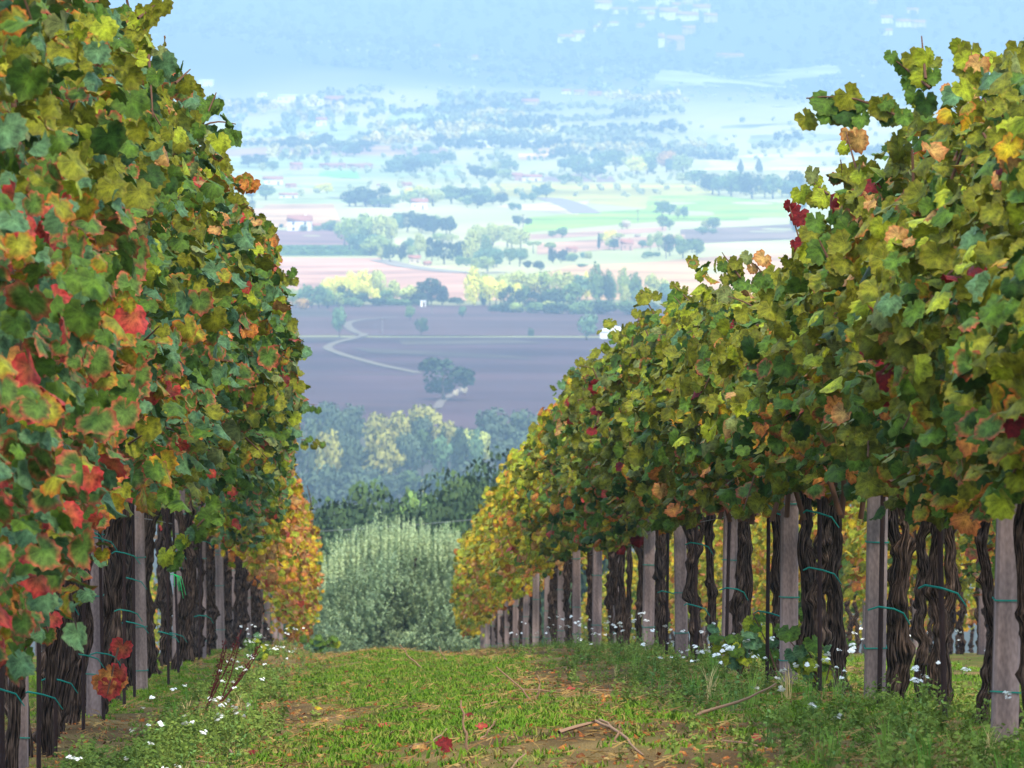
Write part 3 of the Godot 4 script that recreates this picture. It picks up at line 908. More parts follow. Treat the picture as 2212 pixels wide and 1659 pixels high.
func build_grass() -> void:
	rng.seed = 5
	var shapes := []
	for i in 4: shapes.append(tuft(12, 0.020, 0.026, 0.0024, 1.0))
	var xfs := [[], [], [], []]
	var cols := [[], [], [], []]
	for i in 80000:
		var d := 13.0 + 52.0 * pow(rng.randf(), 1.5)
		var x := rf(-2.4, 3.4)
		var g := green_at(x, d)
		if rng.randf() > g * 1.1 - 0.06: continue
		var k := rng.randi() % 4
		var s := rf(0.6, 1.25) * (1.15 if d < 24.0 else 1.0)
		xfs[k].append(Transform3D(Basis(Vector3.UP, rf(0, TAU)).scaled(Vector3(s, s * rf(0.5, 1.3), s)), Vector3(x, lane(x, d) - 0.003, -d)))
		cols[k].append(Color(0.072, 0.158, 0.012).lerp(Color(0.148, 0.225, 0.020), rng.randf()).lerp(Color(0.300, 0.215, 0.070), rf(0.4, 0.9) if rng.randf() < 0.16 else 0.0))
	for k in 4: tag(many("grass", shapes[k], M.blade, xfs[k], cols[k]), "short green grass of the lane", "grass", "grass of the lane")
	var straw := tuft(3, 0.05, 0.02, 0.0016, 1.0)
	xfs = []
	cols = []
	for i in 9500:                                        # dry stalks lying about
		var d := 13.0 + 50.0 * pow(rng.randf(), 1.5)
		var x := rf(-1.9, 2.6)
		if rng.randf() < green_at(x, d) - 0.25: continue
		var b := Basis(Vector3.UP, rf(0, TAU)) * Basis(Vector3.RIGHT, rf(1.0, 1.65))
		xfs.append(Transform3D(b.scaled(Vector3.ONE * rf(0.5, 1.4)), Vector3(x, lane(x, d) + rf(0.003, 0.016), -d)))
		cols.append(Color(0.456, 0.304, 0.105).lerp(Color(0.228, 0.122, 0.049), rng.randf()))
	tag(many("dry_straw", straw, M.blade, xfs, cols), "dry straw and clippings scattered over the bare soil", "straw")
	for kind in 2:                                          # crumbs of old leaves
		xfs = []
		cols = []
		for i in 5200:
			var d := 14.0 + 46.0 * pow(rng.randf(), 1.5)
			var x := rf(-1.5, 2.2)
			if rng.randf() < green_at(x, d) * 0.9: continue
			xfs.append(Transform3D(facing(Vector3(rf(-0.6, 0.6), 1, rf(-0.4, 0.8)), rdir(), 0.004 + 0.013 * pow(rng.randf(), 2.0)), Vector3(x, lane(x, d) + 0.007, -d)))
			cols.append([Color(0.936, 0.725, 0.468), Color(0.585, 0.398, 0.257), Color(0.760, 0.468, 0.257), Color(0.409, 0.281, 0.234)][rng.randi() % 4])
		tag(many("leaf_litter", leaf_small[TAN][kind], M.leaf, xfs, cols), "crumbled brown leaves strewn over the lane", "leaf litter")
	var clod := SphereMesh.new()
	clod.radius = 0.5
	clod.height = 0.8
	clod.radial_segments = 6
	clod.rings = 3
	xfs = []
	cols = []
	for i in 5200:
		var d := 14.0 + 52.0 * pow(rng.randf(), 1.3)
		var x := rf(-1.9, 2.4)
		if rng.randf() < green_at(x, d) * 1.2: continue
		var s := 0.006 + 0.018 * pow(rng.randf(), 3.0)
		xfs.append(Transform3D(Basis(rdir(), rf(0, TAU)).scaled(Vector3(s, s * 0.7, s * rf(0.7, 1.3))), Vector3(x, lane(x, d) + s * 0.15, -d)))
		cols.append(Color(0.319, 0.221, 0.084).lerp(Color(0.167, 0.106, 0.044), rng.randf()))
	tag(many("soil_clods", clod, M.plain, xfs, cols), "crumbs of dry soil lying on the lane", "soil")
	# leafy weeds at the feet of the rows
	var weeds := []
	for i in 4: weeds.append(weed_clump(30, 0.12, 0.024))
	xfs = [[], [], [], []]
	cols = [[], [], [], []]
	for i in 5600:
		var d := 14.0 + 46.0 * pow(rng.randf(), 1.25)
		var right := rng.randf() < 0.5
		var x := (RIGHT_ROW - 0.12 + rng.randfn(0.0, 0.33)) if right else (LEFT_ROW + (0.18 if d < 25.0 else 0.36) + absf(rng.randfn(0.0, 0.26)))
		if soft.get_noise_2d(x * 20.0 + 77.0, d * 12.0) < -0.18: continue
		var k := rng.randi() % 4
		var tall := 1.0 if right else curve([[13, 0.9], [26, 0.95], [36, 0.8], [48, 0.5], [60, 0.4]], d)
		if right: tall = curve([[13, 0.85], [30, 0.72], [48, 0.55], [60, 0.45]], d)
		var s := rf(0.5, 1.25) * tall
		xfs[k].append(Transform3D(Basis(Vector3.UP, rf(0, TAU)).scaled(Vector3.ONE * s), Vector3(x, lane(x, d) - 0.004, -d)))
		cols[k].append(Color(0.085, 0.145, 0.026).lerp(Color(0.19, 0.25, 0.05), rng.randf()))
	for k in 4: tag(many("undergrowth", weeds[k], M.blade, xfs[k], cols[k]), "low leafy weeds along the foot of the vine rows", "weeds", "weeds under the vines")
	# tall grass tufts near the first posts
	var tall_tuft := tuft(16, 0.24, 0.03, 0.003, 0.5)
	xfs = []
	cols = []
	for i in 260:
		var right := rng.randf() < 0.6
		var d := rf(15.0, 34.0)
		var x := (RIGHT_ROW + rf(-0.55, 0.3)) if right else (LEFT_ROW + rf(0.35, 0.75))
		if soft.get_noise_2d(x * 30.0, d * 18.0 + 40.0) < 0.02: continue
		xfs.append(Transform3D(Basis(Vector3.UP, rf(0, TAU)).scaled(Vector3.ONE * rf(0.25, 0.6)), Vector3(x, lane(x, d), -d)))
		cols.append(Color(0.091, 0.228, 0.028).lerp(Color(0.213, 0.335, 0.056), rng.randf()) if rng.randf() < 0.85 else Color(0.639, 0.472, 0.211))
	tag(many("tall_grass", tall_tuft, M.blade, xfs, cols), "taller grass tufts beside the vine trunks", "grass")

func flower_head() -> ArrayMesh:
	var st := SurfaceTool.new()
	st.begin(Mesh.PRIMITIVE_TRIANGLES)
	for i in 8:
		var p := Vector3(rf(-0.018, 0.018), rf(-0.008, 0.012), rf(-0.018, 0.018))
		var b := facing((Vector3(p.x * 30, 0.9, p.z * 30 + 0.5)).normalized(), rdir(), 0.009)
		for k in 4:
			var a := TAU * k / 4.0
			for q in [Vector3.ZERO, Vector3(cos(a + 0.6), sin(a + 0.6), 0.1), Vector3(cos(a - 0.6), sin(a - 0.6), 0.1)]:
				st.set_normal(b.z.normalized())
				st.add_vertex(p + b * q)
	return st.commit()

func build_flowers() -> void:
	rng.seed = 71
	var heads := []
	for i in 4: heads.append(flower_head())
	var stalks := []
	for i in 3: stalks.append(weed_clump(16, 0.17, 0.02))
	M.weed = mat(Color(0.122, 0.216, 0.058), 0.8, true)
	var spots := []
	for i in 62: spots.append(["right", RIGHT_ROW + rf(-0.62, 0.10), 16.5 + 36.0 * pow(rng.randf(), 1.1)])
	for i in 46: spots.append(["left", LEFT_ROW + rf(0.38, 0.85), 19.0 + 26.0 * pow(rng.randf(), 1.1)])
	for i in 12: spots.append(["right", RIGHT_ROW + rf(0.5, 1.6), rf(22.0, 40.0)])
	spots.sort_custom(func(a, b): return a[2] < b[2])
	var seen_of := {}
	for s in spots:
		var o := base("flowering_weed", Vector3(s[1], lane(s[1], s[2]) - 0.004, -s[2]), rf(0, TAU))
		var n := floori((s[2] - (18.0 if s[0] == "right" else 24.0)) / (4.6 if s[0] == "right" else 6.6))
		var key := "%s the %s post of the %s row" % ["before" if n < 0 else "past", ORD[maxi(n, 0)], s[0]]
		seen_of[key] = seen_of.get(key, -1) + 1
		tag(o, "white flowering weed %s, %s nearest" % [key, ORD[seen_of[key]]], "flower", "white flowering weeds under the vines")
		var sc := rf(0.7, 1.15)
		obj("stalk", stalks[rng.randi() % 3], M.weed, o, Transform3D(Basis().scaled(Vector3.ONE * sc), Vector3.ZERO))
		for k in rng.randi_range(1, 3):
			obj("flower_head", heads[rng.randi() % 4], M.petal, o, Transform3D(Basis().scaled(Vector3.ONE * rf(0.4, 0.8)), Vector3(rf(-0.05, 0.05), sc * rf(0.17, 0.25), rf(-0.05, 0.05))))

func stick(pts: Array, r0: float, label: String, called := "pruned_cane") -> void:
	# pts: [picture x, picture y, height above the soil]
	var path := []
	var radii := []
	var first := reach(pts[0][0], pts[0][1], 14.0, 140.0)
	for i in pts.size():
		var p := first
		if pts[i][2] <= 0.02:
			p = reach(pts[i][0], pts[i][1], 14.0, 140.0)
			p.y = lane(p.x, -p.z) + 0.008 + pts[i][2]
		else:
			p = seen(pts[i][0], pts[i][1], -first.z)
		path.append(p)
	var full := []
	for i in path.size() - 1:
		for k in 4:
			full.append(path[i].lerp(path[i + 1], k / 4.0) + Vector3(rf(-1, 1), rf(-0.3, 0.3), rf(-1, 1)) * 0.006)
	full.append(path[-1])
	for i in full.size(): radii.append(r0 * lerpf(1.0, 0.5, float(i) / full.size()) * rf(0.85, 1.2))
	var o := obj(called, tube(full, radii, 6), M.twig)
	tag(o, label, "twig", "pruned canes lying on the lane")

func build_litter() -> void:
	M.twig = mat(Color(0.260, 0.156, 0.098), 0.85)
	rng.seed = 31
	stick([[1012, 1642, 0.0], [1003, 1575, 0.05], [996, 1515, 0.1]], 0.0045, "dry cane standing upright from the soil in mid lane")
	stick([[1150, 1520, 0.0], [1120, 1485, 0.04], [1072, 1443, 0.08]], 0.0045, "bent dry cane rising to the left in mid lane")
	stick([[1158, 1515, 0.0], [1168, 1480, 0.04], [1160, 1460, 0.06]], 0.004, "short curved cane rising beside the bent one")
	stick([[1130, 1525, 0.0], [1190, 1524, 0.0]], 0.005, "stub of cane lying below the two raised ones")
	stick([[908, 1452, 0.0], [885, 1422, 0.05], [862, 1393, 0.1]], 0.005, "thin dark cane leaning left near the crest of the lane")
	stick([[965, 1438, 0.0], [955, 1415, 0.04], [948, 1398, 0.06]], 0.004, "short dark cane right of the leaning one near the crest")
	stick([[1205, 1600, 0.0], [1290, 1588, 0.01], [1345, 1612, 0.01], [1390, 1640, 0.0]], 0.006, "long forked cane lying across the right of the lane")
	stick([[1300, 1578, 0.01], [1345, 1608, 0.01]], 0.004, "side shoot crossing the long lying cane")
	stick([[1330, 1620, 0.0], [1335, 1590, 0.04], [1340, 1570, 0.06]], 0.004, "pale broken stub standing by the long cane")
	stick([[1040, 1615, 0.0], [1052, 1590, 0.03], [1068, 1560, 0.06]], 0.004, "dark cane leaning right behind the upright one")
	stick([[890, 1630, 0.0], [935, 1625, 0.01], [965, 1600, 0.01]], 0.004, "thin cane lying left of the upright one")
	stick([[500, 1640, 0.0], [470, 1600, 0.02], [430, 1610, 0.0]], 0.005, "tan cane bent over the left verge of the lane")
	stick([[640, 1420, 0.0], [800, 1480, 0.01]], 0.003, "thin straw stalk lying on the left slope of the lane")
	stick([[1500, 1570, 0.0], [1600, 1520, 0.04], [1680, 1480, 0.08]], 0.006, "tan cane leaning into the weeds of the right row")
	stick([[1020, 1535, 0.0], [1075, 1528, 0.01]], 0.004, "cane end lying on bare soil beside a red leaf")
	for i in 14:
		var d := rf(17.5, 30.0)
		var x := rf(-0.7, 1.2)
		var a := rf(0, TAU)
		var p := Vector3(x, lane(x, d) + 0.006, -d)
		var q := p + Vector3(cos(a), 0, sin(a)) * rf(0.06, 0.2)
		q.y = lane(q.x, -q.z) + rf(0.006, 0.03)
		tag(obj("twig", tube([p, p.lerp(q, 0.5) + Vector3(0, 0.006, 0), q], [0.003, 0.0028, 0.002], 5), M.twig), "small dry twig lying on the lane, %s of the loose ones" % nth(i), "twig", "small twigs lying on the lane")
	# fallen leaves
	var spots := [[735, 1550, TAN, "pale tan leaf fallen on the left of the lane"], [700, 1566, TAN, "smaller tan leaf fallen beside the palest one"], [1235, 1502, RED, "dark red leaf fallen alone on the right of the lane"], [1012, 1552, WINE, "dark red leaf fallen below the bent canes"], [640, 1545, TAN, "pinkish leaf fallen at the edge of the left weeds"], [1040, 1600, RED, "red-brown leaf fallen beside the leaning dark cane"], [905, 1642, TAN, "brown-red leaf fallen at the bottom of the lane"], [958, 1640, WINE, "dark leaf fallen at the foot of the upright cane"], [1408, 1462, ORANGE, "orange leaf fallen by the right row's weeds"], [1635, 1610, RED, "red leaf fallen at the lower right of the lane"], [830, 1588, RED, "rust leaf fallen left of the upright cane"], [688, 1542, GOLD, "golden leaf fallen beside the pale tan one"]]
	for s in spots:
		var p := reach(s[0], s[1], 14.0, 140.0)
		p.y = lane(p.x, -p.z) + 0.022
		tag(obj("fallen_leaf", leaf_full[s[2]][rng.randi() % 6], M.leaf, null, Transform3D(facing(Vector3(rf(-0.4, 0.4), 1, rf(0.2, 0.9)), Vector3(rf(-1, 1), 0, rf(-1, 1)), rf(0.020, 0.031)), p)), s[3], "leaf", "leaves fallen on the lane")
	for i in 26:
		var d := 16.5 + 26.0 * pow(rng.randf(), 1.4)
		var x := rf(-0.85, 1.5)
		var tone: int = [WINE, TAN, TAN, ORANGE, WINE, RED][rng.randi() % 6]
		tag(obj("fallen_leaf", leaf_full[tone][rng.randi() % 9], M.leaf, null, Transform3D(facing(Vector3(rf(-0.4, 0.4), 1, rf(-0.2, 0.6)), Vector3(rf(-1, 1), 0, rf(-1, 1)), rf(0.012, 0.028)), Vector3(x, lane(x, d) + 0.012, -d))), "small withered %s leaf fallen on the lane, %s of the scatter" % [{WINE: "dark red", RED: "red", TAN: "tan", ORANGE: "orange"}[tone], nth(i)], "leaf", "withered leaves on the lane")
	# dark red dock stalks among the left trunks
	var seed_stalk := func(p: Vector3, tall: float, lean: Vector3, label: String) -> void:
		var o := base("dock_plant", p)
		tag(o, label, "plant", "dry dock plants by the left row")
		for k in 3:
			var tip := lean * rf(0.6, 1.2) + Vector3(rf(-0.06, 0.06), tall * rf(0.75, 1.0), rf(-0.06, 0.06))
			var st := SurfaceTool.new()
			st.begin(Mesh.PRIMITIVE_TRIANGLES)
			st.append_from(tube([Vector3.ZERO, tip * 0.5 + Vector3(0.01, 0, 0), tip], [0.004, 0.0035, 0.002], 5), 0, Transform3D())
			for i in 60:
				var t := rf(0.25, 1.0)
				st.append_from(M.seed_shape, 0, Transform3D(Basis(rdir(), rf(0, TAU)).scaled(Vector3.ONE * rf(0.004, 0.008)), tip * t + Vector3(rf(-0.012, 0.012), 0, rf(-0.012, 0.012))))
			obj("seed_stalk", st.commit(), M.dock, o)
	M.dock = mat(Color(0.085, 0.018, 0.018), 0.9)
	var seed_mesh := SphereMesh.new()
	seed_mesh.radius = 0.6
	seed_mesh.height = 1.0
	seed_mesh.radial_segments = 5
	seed_mesh.rings = 2
	M.seed_shape = seed_mesh
	for s in [[440, 1440, 0.40, 32.0, "tall dark red dock in front of a left row post"], [472, 1430, 0.32, 33.0, "dark red dock right of the tall one, among left trunks"]]:
		var p := seen(s[0], s[1], s[3])
		p.y = lane(p.x, s[3])
		seed_stalk.call(p, s[2], Vector3(0.0 if s[2] > 0.4 else 0.16, 0, 0), s[4])
	# broad leafed suckers at the foot of the right row
	for s in [[1690, 1440, 0.42, 27.5, "leafy green vine sucker in front of the third right post"], [1600, 1440, 0.26, 29.5, "small leafy sucker left of the fourth right post"], [1780, 1470, 0.22, 25.0, "low green sucker between the second and third right posts"], [560, 1400, 0.22, 45.0, "bright green sucker at the foot of the left row"], [690, 1375, 0.2, 60.0, "small green sucker at the left row's far end"]]:
		var p := seen(s[0], s[1], s[3])
		p.y = lane(p.x, s[3])
		var o := base("vine_sucker", p)
		tag(o, s[4], "plant", "suckers at the foot of the vines")
		for k in 4:
			var tip := Vector3(rf(-0.16, 0.16), s[2] * rf(0.5, 1.0), rf(-0.08, 0.1))
			obj("shoot", tube([Vector3.ZERO, tip * 0.5 + Vector3(0, 0.03, 0), tip], [0.004, 0.003, 0.002], 5), M.cane, o)
			for i in 6:
				var t := rf(0.35, 1.0)
				obj("leaf", leaf_full[[GREEN, BLUISH, GREEN, LIME][rng.randi() % 4]][rng.randi() % 6], M.leaf, o, Transform3D(facing(Vector3(rf(-0.5, 0.5), rf(0.2, 1), 0.8), Vector3(rf(-0.8, 0.8), -1, 0), rf(0.03, 0.055)), tip * t + Vector3(rf(-0.04, 0.04), 0.02, rf(-0.03, 0.03))))

# ------------------------------------------------------------------ olive, dark trees, cable
func build_olive() -> void:
	rng.seed = 8
	var d := 128.0
	var x := seen(850, 0, d).x
	var o := base("olive_tree", Vector3(x, land(x, d), -d))
	tag(o, "silvery green olive tree at the end of the lane", "olive tree")
	obj("trunk", tube([Vector3(0, -0.2, 0), Vector3(0.05, 0.4, 0), Vector3(-0.05, 0.8, 0.05), Vector3(0.1, 1.3, 0)], [0.22, 0.17, 0.14, 0.1], 12, 0.3, 3.0), M.bark, o)
	for k in 6:
		var a := TAU * k / 6.0 + rf(-0.4, 0.4)
		var e := Vector3(cos(a) * rf(0.6, 1.0), rf(1.7, 2.5), sin(a) * rf(0.6, 1.0))
		obj("limb", tube([Vector3(0, 0.7, 0), Vector3(e.x * 0.5, 1.2, e.z * 0.5), e], [0.09, 0.06, 0.03], 8, 0.2, k), M.bark, o)
	# sprays of narrow leaves
	var spray := func() -> ArrayMesh:
		var v := PackedVector3Array()
		var n := PackedVector3Array()
		var c := PackedColorArray()
		var idx := PackedInt32Array()
		for i in 15:
			var t := i / 14.0
			for s in [-1.0, 1.0]:
				var root := Vector3(0, t * 0.3, 0)
				var out := Vector3(s * cos(t * 9.0), rf(0.5, 1.1), sin(t * 9.0) * s).normalized() * rf(0.05, 0.075) * (1.1 - 0.5 * t)
				var across := out.cross(rdir()).normalized() * 0.0085
				var k := v.size()
				var g := rf(0.7, 1.3)
				for p in [root, root + out * 0.5 + across, root + out, root + out * 0.5 - across]:
					v.append(p); n.append((out.normalized() + rdir() * 0.5).normalized()); c.append(Color(g, g, g * rf(0.9, 1.15)))
				idx.append_array([k, k + 1, k + 2, k, k + 2, k + 3])
		return tri_mesh(v, n, c, PackedVector2Array(), idx)
	for layer in 3:
		var xfs := []
		var cols := []
		var shape: ArrayMesh = spray.call()
		for i in 3000:
			var dir := rdir()
			var r := pow(rng.randf(), 0.42)
			var bump := 1.0 + 0.55 * soft.get_noise_3d(dir.x * 90.0, dir.y * 90.0, dir.z * 90.0)
			var p := Vector3(dir.x * 2.15, dir.y * 1.62, dir.z * 1.8) * r * bump * (1.0 - 0.16 * absf(dir.x)) + Vector3(0.1 + 0.15 * dir.y, 1.2 - 0.22 * dir.x * dir.x, 0)
			if p.y < 0.15: continue
			if p.distance_to(Vector3(0.15, 1.35, 1.3)) < 0.42 or p.distance_to(Vector3(-0.25, 0.75, 1.5)) < 0.36: continue       # a dark gap
			var way := (Vector3(dir.x * 0.55, 0.9 if p.y > 1.0 else 0.1, dir.z * 0.55) + rdir() * 0.55).normalized()
			var b := Basis(way.cross(Vector3.RIGHT if absf(way.x) < 0.9 else Vector3.BACK).normalized(), way, Vector3.ZERO)
			b.z = b.x.cross(b.y)
			var s := rf(0.7, 1.2)
			xfs.append(Transform3D(b.scaled(Vector3.ONE * s), p))
			cols.append(Color(0.292, 0.388, 0.179).lerp(Color(0.560, 0.722, 0.399), clampf(rng.randf() * 0.9, 0, 1)))
		for i in 60:                                            # upright shoots on top
			var px := rf(-1.5, 1.7)
			var pz := rf(-1.0, 1.2)
			var top := 0.85 + 1.7 * sqrt(maxf(0.03, 1.0 - pow((px - 0.2) / 1.9, 2.0))) + rf(-0.1, 0.1)
			for k in 4:
				xfs.append(Transform3D(Basis(Vector3.UP, rf(0, TAU)).scaled(Vector3(0.75, 1.0, 0.75)), Vector3(px, top + k * rf(0.06, 0.13) - 0.15, pz)))
				cols.append(Color(0.639, 0.760, 0.393))
		many("crown", shape, M.blade, xfs, cols, o)

func build_dark_trees() -> void:
	# the dark band of trees below the vineyard
	var i := 0
	for q in [[650, 1060, 90, 226.0, "dark"], [712, 1090, 100, 215.0, "deep"], [760, 1050, 110, 232.0, "dark"], [815, 1062, 100, 222.0, "deep"], [862, 1045, 110, 240.0, "dark"], [915, 1038, 100, 235.0, "green"], [958, 1012, 96, 226.0, "dark"], [1000, 1052, 90, 212.0, "deep"], [1025, 992, 100, 232.0, "dark"], [1075, 968, 110, 238.0, "deep"], [1112, 1000, 90, 218.0, "dark"], [1135, 955, 110, 246.0, "dark"], [890, 1100, 110, 200.0, "deep"], [975, 1105, 100, 197.0, "dark"], [780, 1118, 110, 198.0, "deep"], [700, 1140, 80, 195.0, "dark"], [1180, 965, 120, 240.0, "deep"], [1060, 1085, 100, 200.0, "deep"], [610, 1080, 110, 220.0, "dark"]]:
		rng.seed = 600 + i
		var p := seen(q[0], q[1], q[3])
		var foot := land(p.x, q[3])
		var h := maxf(2.0, p.y - foot) * 1.05
		var w: float = q[2] * q[3] / FOCAL * 3.2
		var o := base("oak_tree", Vector3(p.x, foot, -q[3]), rf(0, TAU))
		tag(o, "dark green oak, %s tree from the left in the band behind the olive" % ORD[[1, 3, 4, 7, 8, 10, 11, 13, 14, 16, 17, 18, 9, 12, 6, 2, 19, 15, 0][i] % 30], "tree", "dark oaks behind the olive tree")
		obj("trunk", far_trunk, M.far_trunk, o, Transform3D(Basis().scaled(Vector3(w * 0.5, h, w * 0.5)), Vector3.ZERO))
		obj("crown", crowns.near[i % 3], M["crown_" + q[4]], o, Transform3D(Basis().scaled(Vector3(w, h, w)), Vector3.ZERO))
		i += 1
	# an overhead cable on two poles that stand beyond the rows
	var a := seen(300, 1160, 165.0)
	var b := seen(1620, 1040, 185.0)
	for q in [[a, "left"], [b, "right"]]:
		var foot := land(q[0].x, -q[0].z)
		var o := base("cable_pole", Vector3(q[0].x, foot, q[0].z))
		tag(o, "wooden pole carrying the overhead cable, behind the %s row" % q[1], "pole", "poles of the overhead cable")
		obj("shaft", tube([Vector3(0, -0.3, 0), Vector3(0, q[0].y - foot + 0.3, 0)], [0.13, 0.09], 8), M.wood, o)
		obj("crossbar", box(Vector3(0, q[0].y - foot, 0), Vector3(0.9, 0.1, 0.1)), M.wood, o)
	var path := []
	var radii := []
	for k in 25:
		var t := k / 24.0
		path.append(a.lerp(b, t) + Vector3(0, -0.35 * 4.0 * t * (1.0 - t), 0))
		radii.append(0.014)
	tag(obj("overhead_cable", tube(path, radii, 5), mat(Color(0.10, 0.11, 0.10), 0.7)), "thin overhead cable crossing in front of the dark oaks", "cable")

# ------------------------------------------------------------------ the valley
func far_tree(q: Array, label: String, group: String, i: int) -> void:
	# q: picture x, top y, foot y, width, shape, tone
	rng.seed = 7000 + i * 13 + int(q[0])
	var p := reach(q[0], q[2])
	var d := -p.z
	var h: float = (q[2] - q[1]) * d / FOCAL
	var w: float = q[3] * d / FOCAL
	var shape: String = q[4]
	var called: String = {"round": "round_tree", "wide": "oak_tree", "poplar": "poplar_tree", "cypress": "cypress_tree", "pine": "pine_tree", "bush": "bush"}[shape]
	var o := base(called, Vector3(p.x, land(p.x, d), -d), rf(0, TAU))
	tag(o, label, "bush" if shape == "bush" else "tree", group)
	if shape != "bush":
		obj("trunk", far_trunk, M.far_trunk, o, Transform3D(Basis().scaled(Vector3(maxf(w, h * 0.3) * 0.8, h * (1.5 if shape == "pine" else 1.0), maxf(w, h * 0.3) * 0.8)), Vector3.ZERO))
	var fit := 1.2
	obj("crown", crowns[shape][i % crowns[shape].size()], M["crown_" + q[5]], o, Transform3D(Basis().scaled(Vector3(w * fit, h, w * fit)), Vector3.ZERO))

func grove(list: Array, place: String, group: String) -> void:      # trees named by their order from the left
	rng.seed = hash(place)
	for q in list.duplicate():                                    # each tree has a companion close behind it
		if q[4] in ["cypress", "pine"] or q[2] - q[1] < 14: continue
		var w: float = q[3]
		list.append([q[0] + (w * rf(0.45, 0.8)) * (1.0 if rng.randf() < 0.5 else -1.0), lerpf(q[1], q[2], rf(0.02, 0.3)), q[2] - rf(0.5, 3.0), w * rf(0.7, 1.0), "round" if q[4] == "wide" else q[4], (["green", "teal", "lime", "pale"][rng.randi() % 4] if not q[5] in ["moss", "haze"] else "haze") if rng.randf() < 0.45 else q[5]])
	var order := range(list.size())
	order.sort_custom(func(a, b): return list[a][0] < list[b][0])
	var rank := {}
	for k in order.size(): rank[order[k]] = k
	var words := {"dark": "dark green", "deep": "blackish green", "green": "green", "teal": "blue-green", "yellow": "bright yellow", "pale": "pale yellow-green", "lime": "yellow-green", "rust": "rusty", "olive": "grey-green", "dust": "dusty pale", "moss": "mossy yellow-green", "haze": "bluish green"}
	var kinds := {"round": "round tree", "wide": "spreading oak", "poplar": "poplar", "cypress": "cypress", "pine": "umbrella pine", "bush": "bush"}
	for k in list.size():
		var q: Array = list[k]
		far_tree(q, "%s %s, %s from the left %s" % [words[q[5]], kinds[q[4]], nth(rank[k]), place], group, k)

func field(pts: Array, tone: Color, label: String, lift := 0.12, called := "field") -> void:
	# a field whose corners lie in those picture directions, laid over the land as rows of strips
	var poly := PackedVector2Array()
	for q in pts:
		var p := reach(q[0], q[1])
		poly.append(Vector2(p.x, -p.z))
	var lo := poly[0]
	var hi := poly[0]
	for p in poly:
		lo = lo.min(p)
		hi = hi.max(p)
	var v := PackedVector3Array()
	var c := PackedColorArray()
	var uv := PackedVector2Array()
	var idx := PackedInt32Array()
	var rows := 48
	var nx := 24
	for j in rows + 1:
		var d := lerpf(lo.y + 0.01, hi.y - 0.01, float(j) / rows)
		var cut := []
		for e in poly.size():
			var a := poly[e]
			var b := poly[(e + 1) % poly.size()]
			if (a.y <= d) != (b.y <= d): cut.append(lerpf(a.x, b.x, (d - a.y) / (b.y - a.y)))
		cut.sort()
		var x0: float = cut[0] if cut.size() > 1 else lo.x
		var x1: float = cut[-1] if cut.size() > 1 else lo.x
		for k in nx + 1:
			var x := lerpf(x0, x1, float(k) / nx)
			v.append(Vector3(x, land(x, d) + lift, -d))
			var n := 1.0 + 0.22 * soft.get_noise_2d(x * 3.0, d * 0.8) + 0.16 * fine.get_noise_2d(x * 0.7, d * 3.0) + 0.55 * soft.get_noise_2d(x * 0.35 + 60.0, d * 1.4)
			c.append(Color(tone.r * n, tone.g * n, tone.b * n))
			uv.append(Vector2(x, d))
	for j in rows:
		for k in nx:
			var a := j * (nx + 1) + k
			var w := nx + 1
			idx.append_array([a, a + w, a + 1, a + 1, a + w, a + w + 1])
	tag(obj(called, smoothed(v, c, uv, idx), M.land), label, "field" if called == "field" else called, "", "structure")

func track(pts: Array, wide: float, tone: Color, label: String, lift := 0.3) -> void:
	var c3 := Curve3D.new()
	var places := []
	for q in pts: places.append(reach(q[0], q[1]))
	for i in places.size():
		var t: Vector3 = (places[mini(i + 1, places.size() - 1)] - places[maxi(i - 1, 0)]) / 6.0
		c3.add_point(places[i], -t, t)
	var v := PackedVector3Array()
	var c := PackedColorArray()
	var idx := PackedInt32Array()
	var n := 90
	for i in n + 1:
		var s := c3.get_baked_length() * i / n
		var p := c3.sample_baked(s)
		var q := c3.sample_baked(minf(s + 2.0, c3.get_baked_length())) - c3.sample_baked(maxf(s - 2.0, 0.0))
		var across := Vector3(q.z, 0, -q.x).normalized() * wide * 0.5
		for a in [-1.0, 1.0]:
			var e: Vector3 = p + across * a
			v.append(Vector3(e.x, land(e.x, -e.z) + lift, e.z))
			c.append(tone)
		if i < n:
			var k := i * 2
			idx.append_array([k, k + 1, k + 2, k + 1, k + 3, k + 2])
	tag(obj("dirt_road", smoothed(v, c, PackedVector2Array(), idx), M.land), label, "road", "", "structure")

